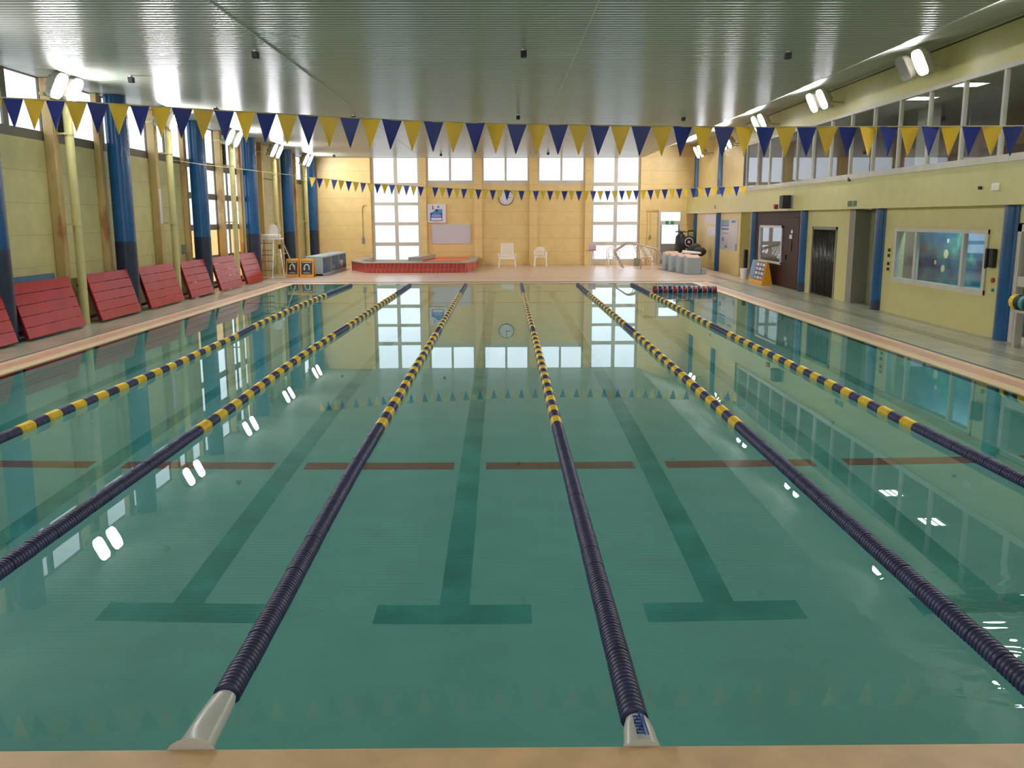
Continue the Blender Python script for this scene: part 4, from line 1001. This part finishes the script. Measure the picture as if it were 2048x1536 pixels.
for s_ in (-1, 1):
    b = MB(); b.tube([(.5+s_*.36, 36.55, .56), (.5+s_*.37, 36.2, .58), (.5+s_*.36, 36.02, .54), (.5+s_*.34, 36.0, .38)], .022, 8); b.build('armrest', 'white', t_)
    for yy in (36.02, 36.55):
        b = MB(); b.cyl((.5+s_*.37, yy, .001), (.5+s_*.33, yy, .38), .026, 8); b.build('leg', 'white', t_)
t_ = thing('round_table', (4.24, 36.4, 0), 'small round table with thin orange top at the far wall', 'table')
b = MB(); b.cyl((4.24, 36.4, .70), (4.24, 36.4, .72), .28, 28); b.build('tabletop', 'orange_top', t_)
for a_ in (45, 135, 225, 315):
    b = MB(); b.cyl((4.24+.16*cos(radians(a_)), 36.4+.16*sin(radians(a_)), .001), (4.24+.08*cos(radians(a_)), 36.4+.08*sin(radians(a_)), .70), .014, 8); b.build('leg', 'steel', t_)
b = MB(); b.box(4.1, 4.42, 36.3, 36.5, .721, 1.0); b.build('small_box', 'lavender', label='lavender box standing on the small orange table', cat='box', loc=(4.26, 36.4, .72), bevel=.03)
b = MB(); b.box(6.2, 6.46, 37.0, 37.2, .001, .34); b.build('small_box', 'tub_inner', label='small beige box on the floor between two armchairs at the far wall', cat='box', loc=(6.33, 37.1, 0), bevel=.02)

# ------------------------------------------------------------------ stainless stair rails lying on the deck
t_ = thing('pool_stairs', (6.1, 34.5, 0), 'stainless steel pool stair with handrails lying on its side near the blocks', 'pool stairs')
for yy in (34.35, 34.85):
    b = MB(); b.tube([(5.38, yy, .04), (5.03, yy, .68), (5.04, yy, .75), (5.5, yy, 1.06), (5.62, yy, 1.1), (5.75, yy, 1.08), (6.75, yy, .82), (6.88, yy, .72), (7.05, yy, .36)], .03, 10); b.build('handrail', 'steel', t_)
    b = MB(); b.tube([(5.8, yy, 1.06), (6.08, yy, .45), (6.16, yy, .36), (6.28, yy, .36), (6.34, yy, .42)], .016, 8)
    b.tube([(6.1, yy, .99), (6.45, yy, .36), (6.52, yy, .29), (6.66, yy, .29), (6.72, yy, .36)], .016, 8); b.tube([(6.45, yy, .9), (6.86, yy, .18), (7.0, yy, .12), (7.15, yy, .14)], .016, 8); b.build('stair_frame', 'steel', t_)
for (x, z) in ((6.22, .37), (6.6, .3), (7.05, .14)):
    b = MB(); b.box(x-.1, x+.1, 34.35, 34.85, z, z+.04); b.build('tread', 'pink_pad', t_, bevel=.008)
b = MB(); b.cyl((6.1, 34.35, .001), (6.1, 34.35, .38), .014, 8); b.cyl((7.05, 34.6, .001), (7.05, 34.6, .14), .014, 8); b.build('support_foot', 'dark', t_)

# ------------------------------------------------------------------ starting blocks
bp = [(7.55, 30.95, 'nearest of the row, with the small step block at its right'), (7.42, 31.9, 'second in the row of five'), (7.3, 32.85, 'third in the row of five'), (7.22, 33.8, 'fourth in the row of five'), (7.5, 34.75, 'farthest of the row by the stair rails')]
for (x, y, l) in bp:
    t_ = thing('starting_block', (x, y, 0), 'pale blue-grey starting block, '+l, 'starting block')
    b = MB(); b.prism([(y-.33, .001), (y+.33, .001), (y+.33, .7), (y-.33, .62)], 'x', x-.27, x+.27); b.build('block_body', 'block_side', t_, bevel=.02)
    b = MB(); b.prism([(y-.31, .622), (y+.31, .702), (y+.31, .715), (y-.31, .635)], 'x', x-.25, x+.25); b.build('nonslip_top', 'block_top', t_)
b = MB(); b.box(7.84, 8.03, 30.65, 30.95, .001, .22); b.build('step_block', 'block_side', label='small pale blue-grey step beside the nearest starting block', cat='step', loc=(7.93, 30.8, 0), bevel=.01)
b = MB(); b.obox((7.45, 32.6, .73), (.62, -.5, -.02), (.1, .2, 0), (0, 0, .05)); b.obox((7.5, 32.75, .79), (.6, -.5, -.06), (.1, .2, 0), (0, 0, .04))
b.build('folded_lounger', 'white', label='folded white lounger lying on top of the starting blocks', cat='lounger', loc=(7.8, 32.4, .73))
# dark equipment in the right corner
t_ = thing('black_bag', (8.1, 36.2, 0), 'tall black covered bundle in front of the far door', 'bundle')
b = MB(); b.lathe([(.2, .001), (.24, .3), (.25, .9), (.22, 1.3), (.12, 1.42), (.02, 1.44)], (8.12, 36.3, 0), 'z', 12); b.build('cover', 'black', t_)
for k in range(7):
    b = MB(); a_ = k*.9; b.tube([(8.14, 36.3, 1.4), (8.14+.12*cos(a_), 36.3+.1*sin(a_), 1.52), (8.14+.28*cos(a_), 36.3+.2*sin(a_), 1.5+.03*(k % 3))], .02, 6); b.build('strap', 'dark', t_)
t_ = thing('electric_fan', (8.2, 35, 0), 'black floor fan with a white ring beside the leaning mirror', 'fan')
b = MB(); b.cyl((8.2, 35, .001), (8.2, 35, .9), .03, 10); b.cyl((8.2, 35, .001), (8.2, 35, .04), .2, 20); b.build('stand', 'black', t_)
b = MB(); b.lathe([(.2, -.06), (.27, -.02), (.27, .04), (.2, .08)], (8.2, 34.95, 1.1), 'y', 24); b.build('guard', 'black', t_)
b = MB()
for k in range(24):
    a1, a2 = 2*pi*k/24, 2*pi*(k+1)/24; b.cyl((8.2+.17*cos(a1), 34.88, 1.1+.17*sin(a1)), (8.2+.17*cos(a2), 34.88, 1.1+.17*sin(a2)), .012, 6)
b.build('white_ring', 'white', t_)
b = MB(); b.lathe([(.001, -.03), (.06, -.01), (.06, .02)], (8.2, 34.9, 1.1), 'y', 14); b.build('hub', 'pink_print', t_)
t_ = thing('standing_mirror', (8.64, 36.7, 0), 'tall black-framed mirror leaning by the right wall behind the blocks', 'mirror')
b = MB(); b.obox((8.5, 36.7, .02), (0, 0, 1.55), (.28, .1, 0), (.012, -.03, 0)); b.build('frame', 'black', t_)
b = MB(); b.obox((8.525, 36.67, .08), (0, 0, 1.43), (.235, .085, 0), (.004, -.008, 0)); b.build('mirror_glass', 'mirror', t_)
b = MB(); b.sphere((8.35, 34.4, .85), .28, .2, .22, 8); b.sphere((8.5, 34.2, .72), .3, .22, .2, 8); b.cyl((8.4, 34.3, .001), (8.4, 34.3, .7), .16, 12); b.build('clothes_pile', 'dark', label='dark heap of covers behind the nearest starting blocks', cat='bundle', loc=(8.4, 34.3, 0))

# ------------------------------------------------------------------ yellow info stand (right)
t_ = thing('info_stand', (8.68, 25.8, 0), 'yellow tent-shaped stand with small picture cards before the brown partition', 'info stand')
y0_, y1_ = 25.0, 26.6
b = MB(); b.prism([(8.5, .001), (8.86, .001), (8.70, .74), (8.65, .74)], 'y', y0_, y1_); b.build('stand_body', 'sign_yellow', t_, bevel=.01)
u = Vector((.15, 0, .74)).normalized(); nn = Vector((-.74, 0, .15)).normalized(); base = Vector((8.5, 0, 0))
b = MB(); b.obox(base+u*.14+nn*.002+Vector((0, y0_+.05, 0)), u*.58, Vector((0, 1.0, 0)), nn*.003); b.build('card_backing', 'sign_navy', t_)
for c in range(3):
    for r_ in range(4):
        b = MB(); b.obox(base+u*(.17+r_*.14)+nn*.006+Vector((0, y0_+.1+c*.32, 0)), u*.09, Vector((0, .24, 0)), nn*.002); b.build('card', 'sign_white' if (c+r_) % 2 else 'lavender', t_)
b = MB(); b.obox(base+u*.14+nn*.003+Vector((0, y0_+1.12, 0)), u*.62, Vector((0, .38, 0)), nn*.003); b.build('side_poster', 'sign_cyan', t_)
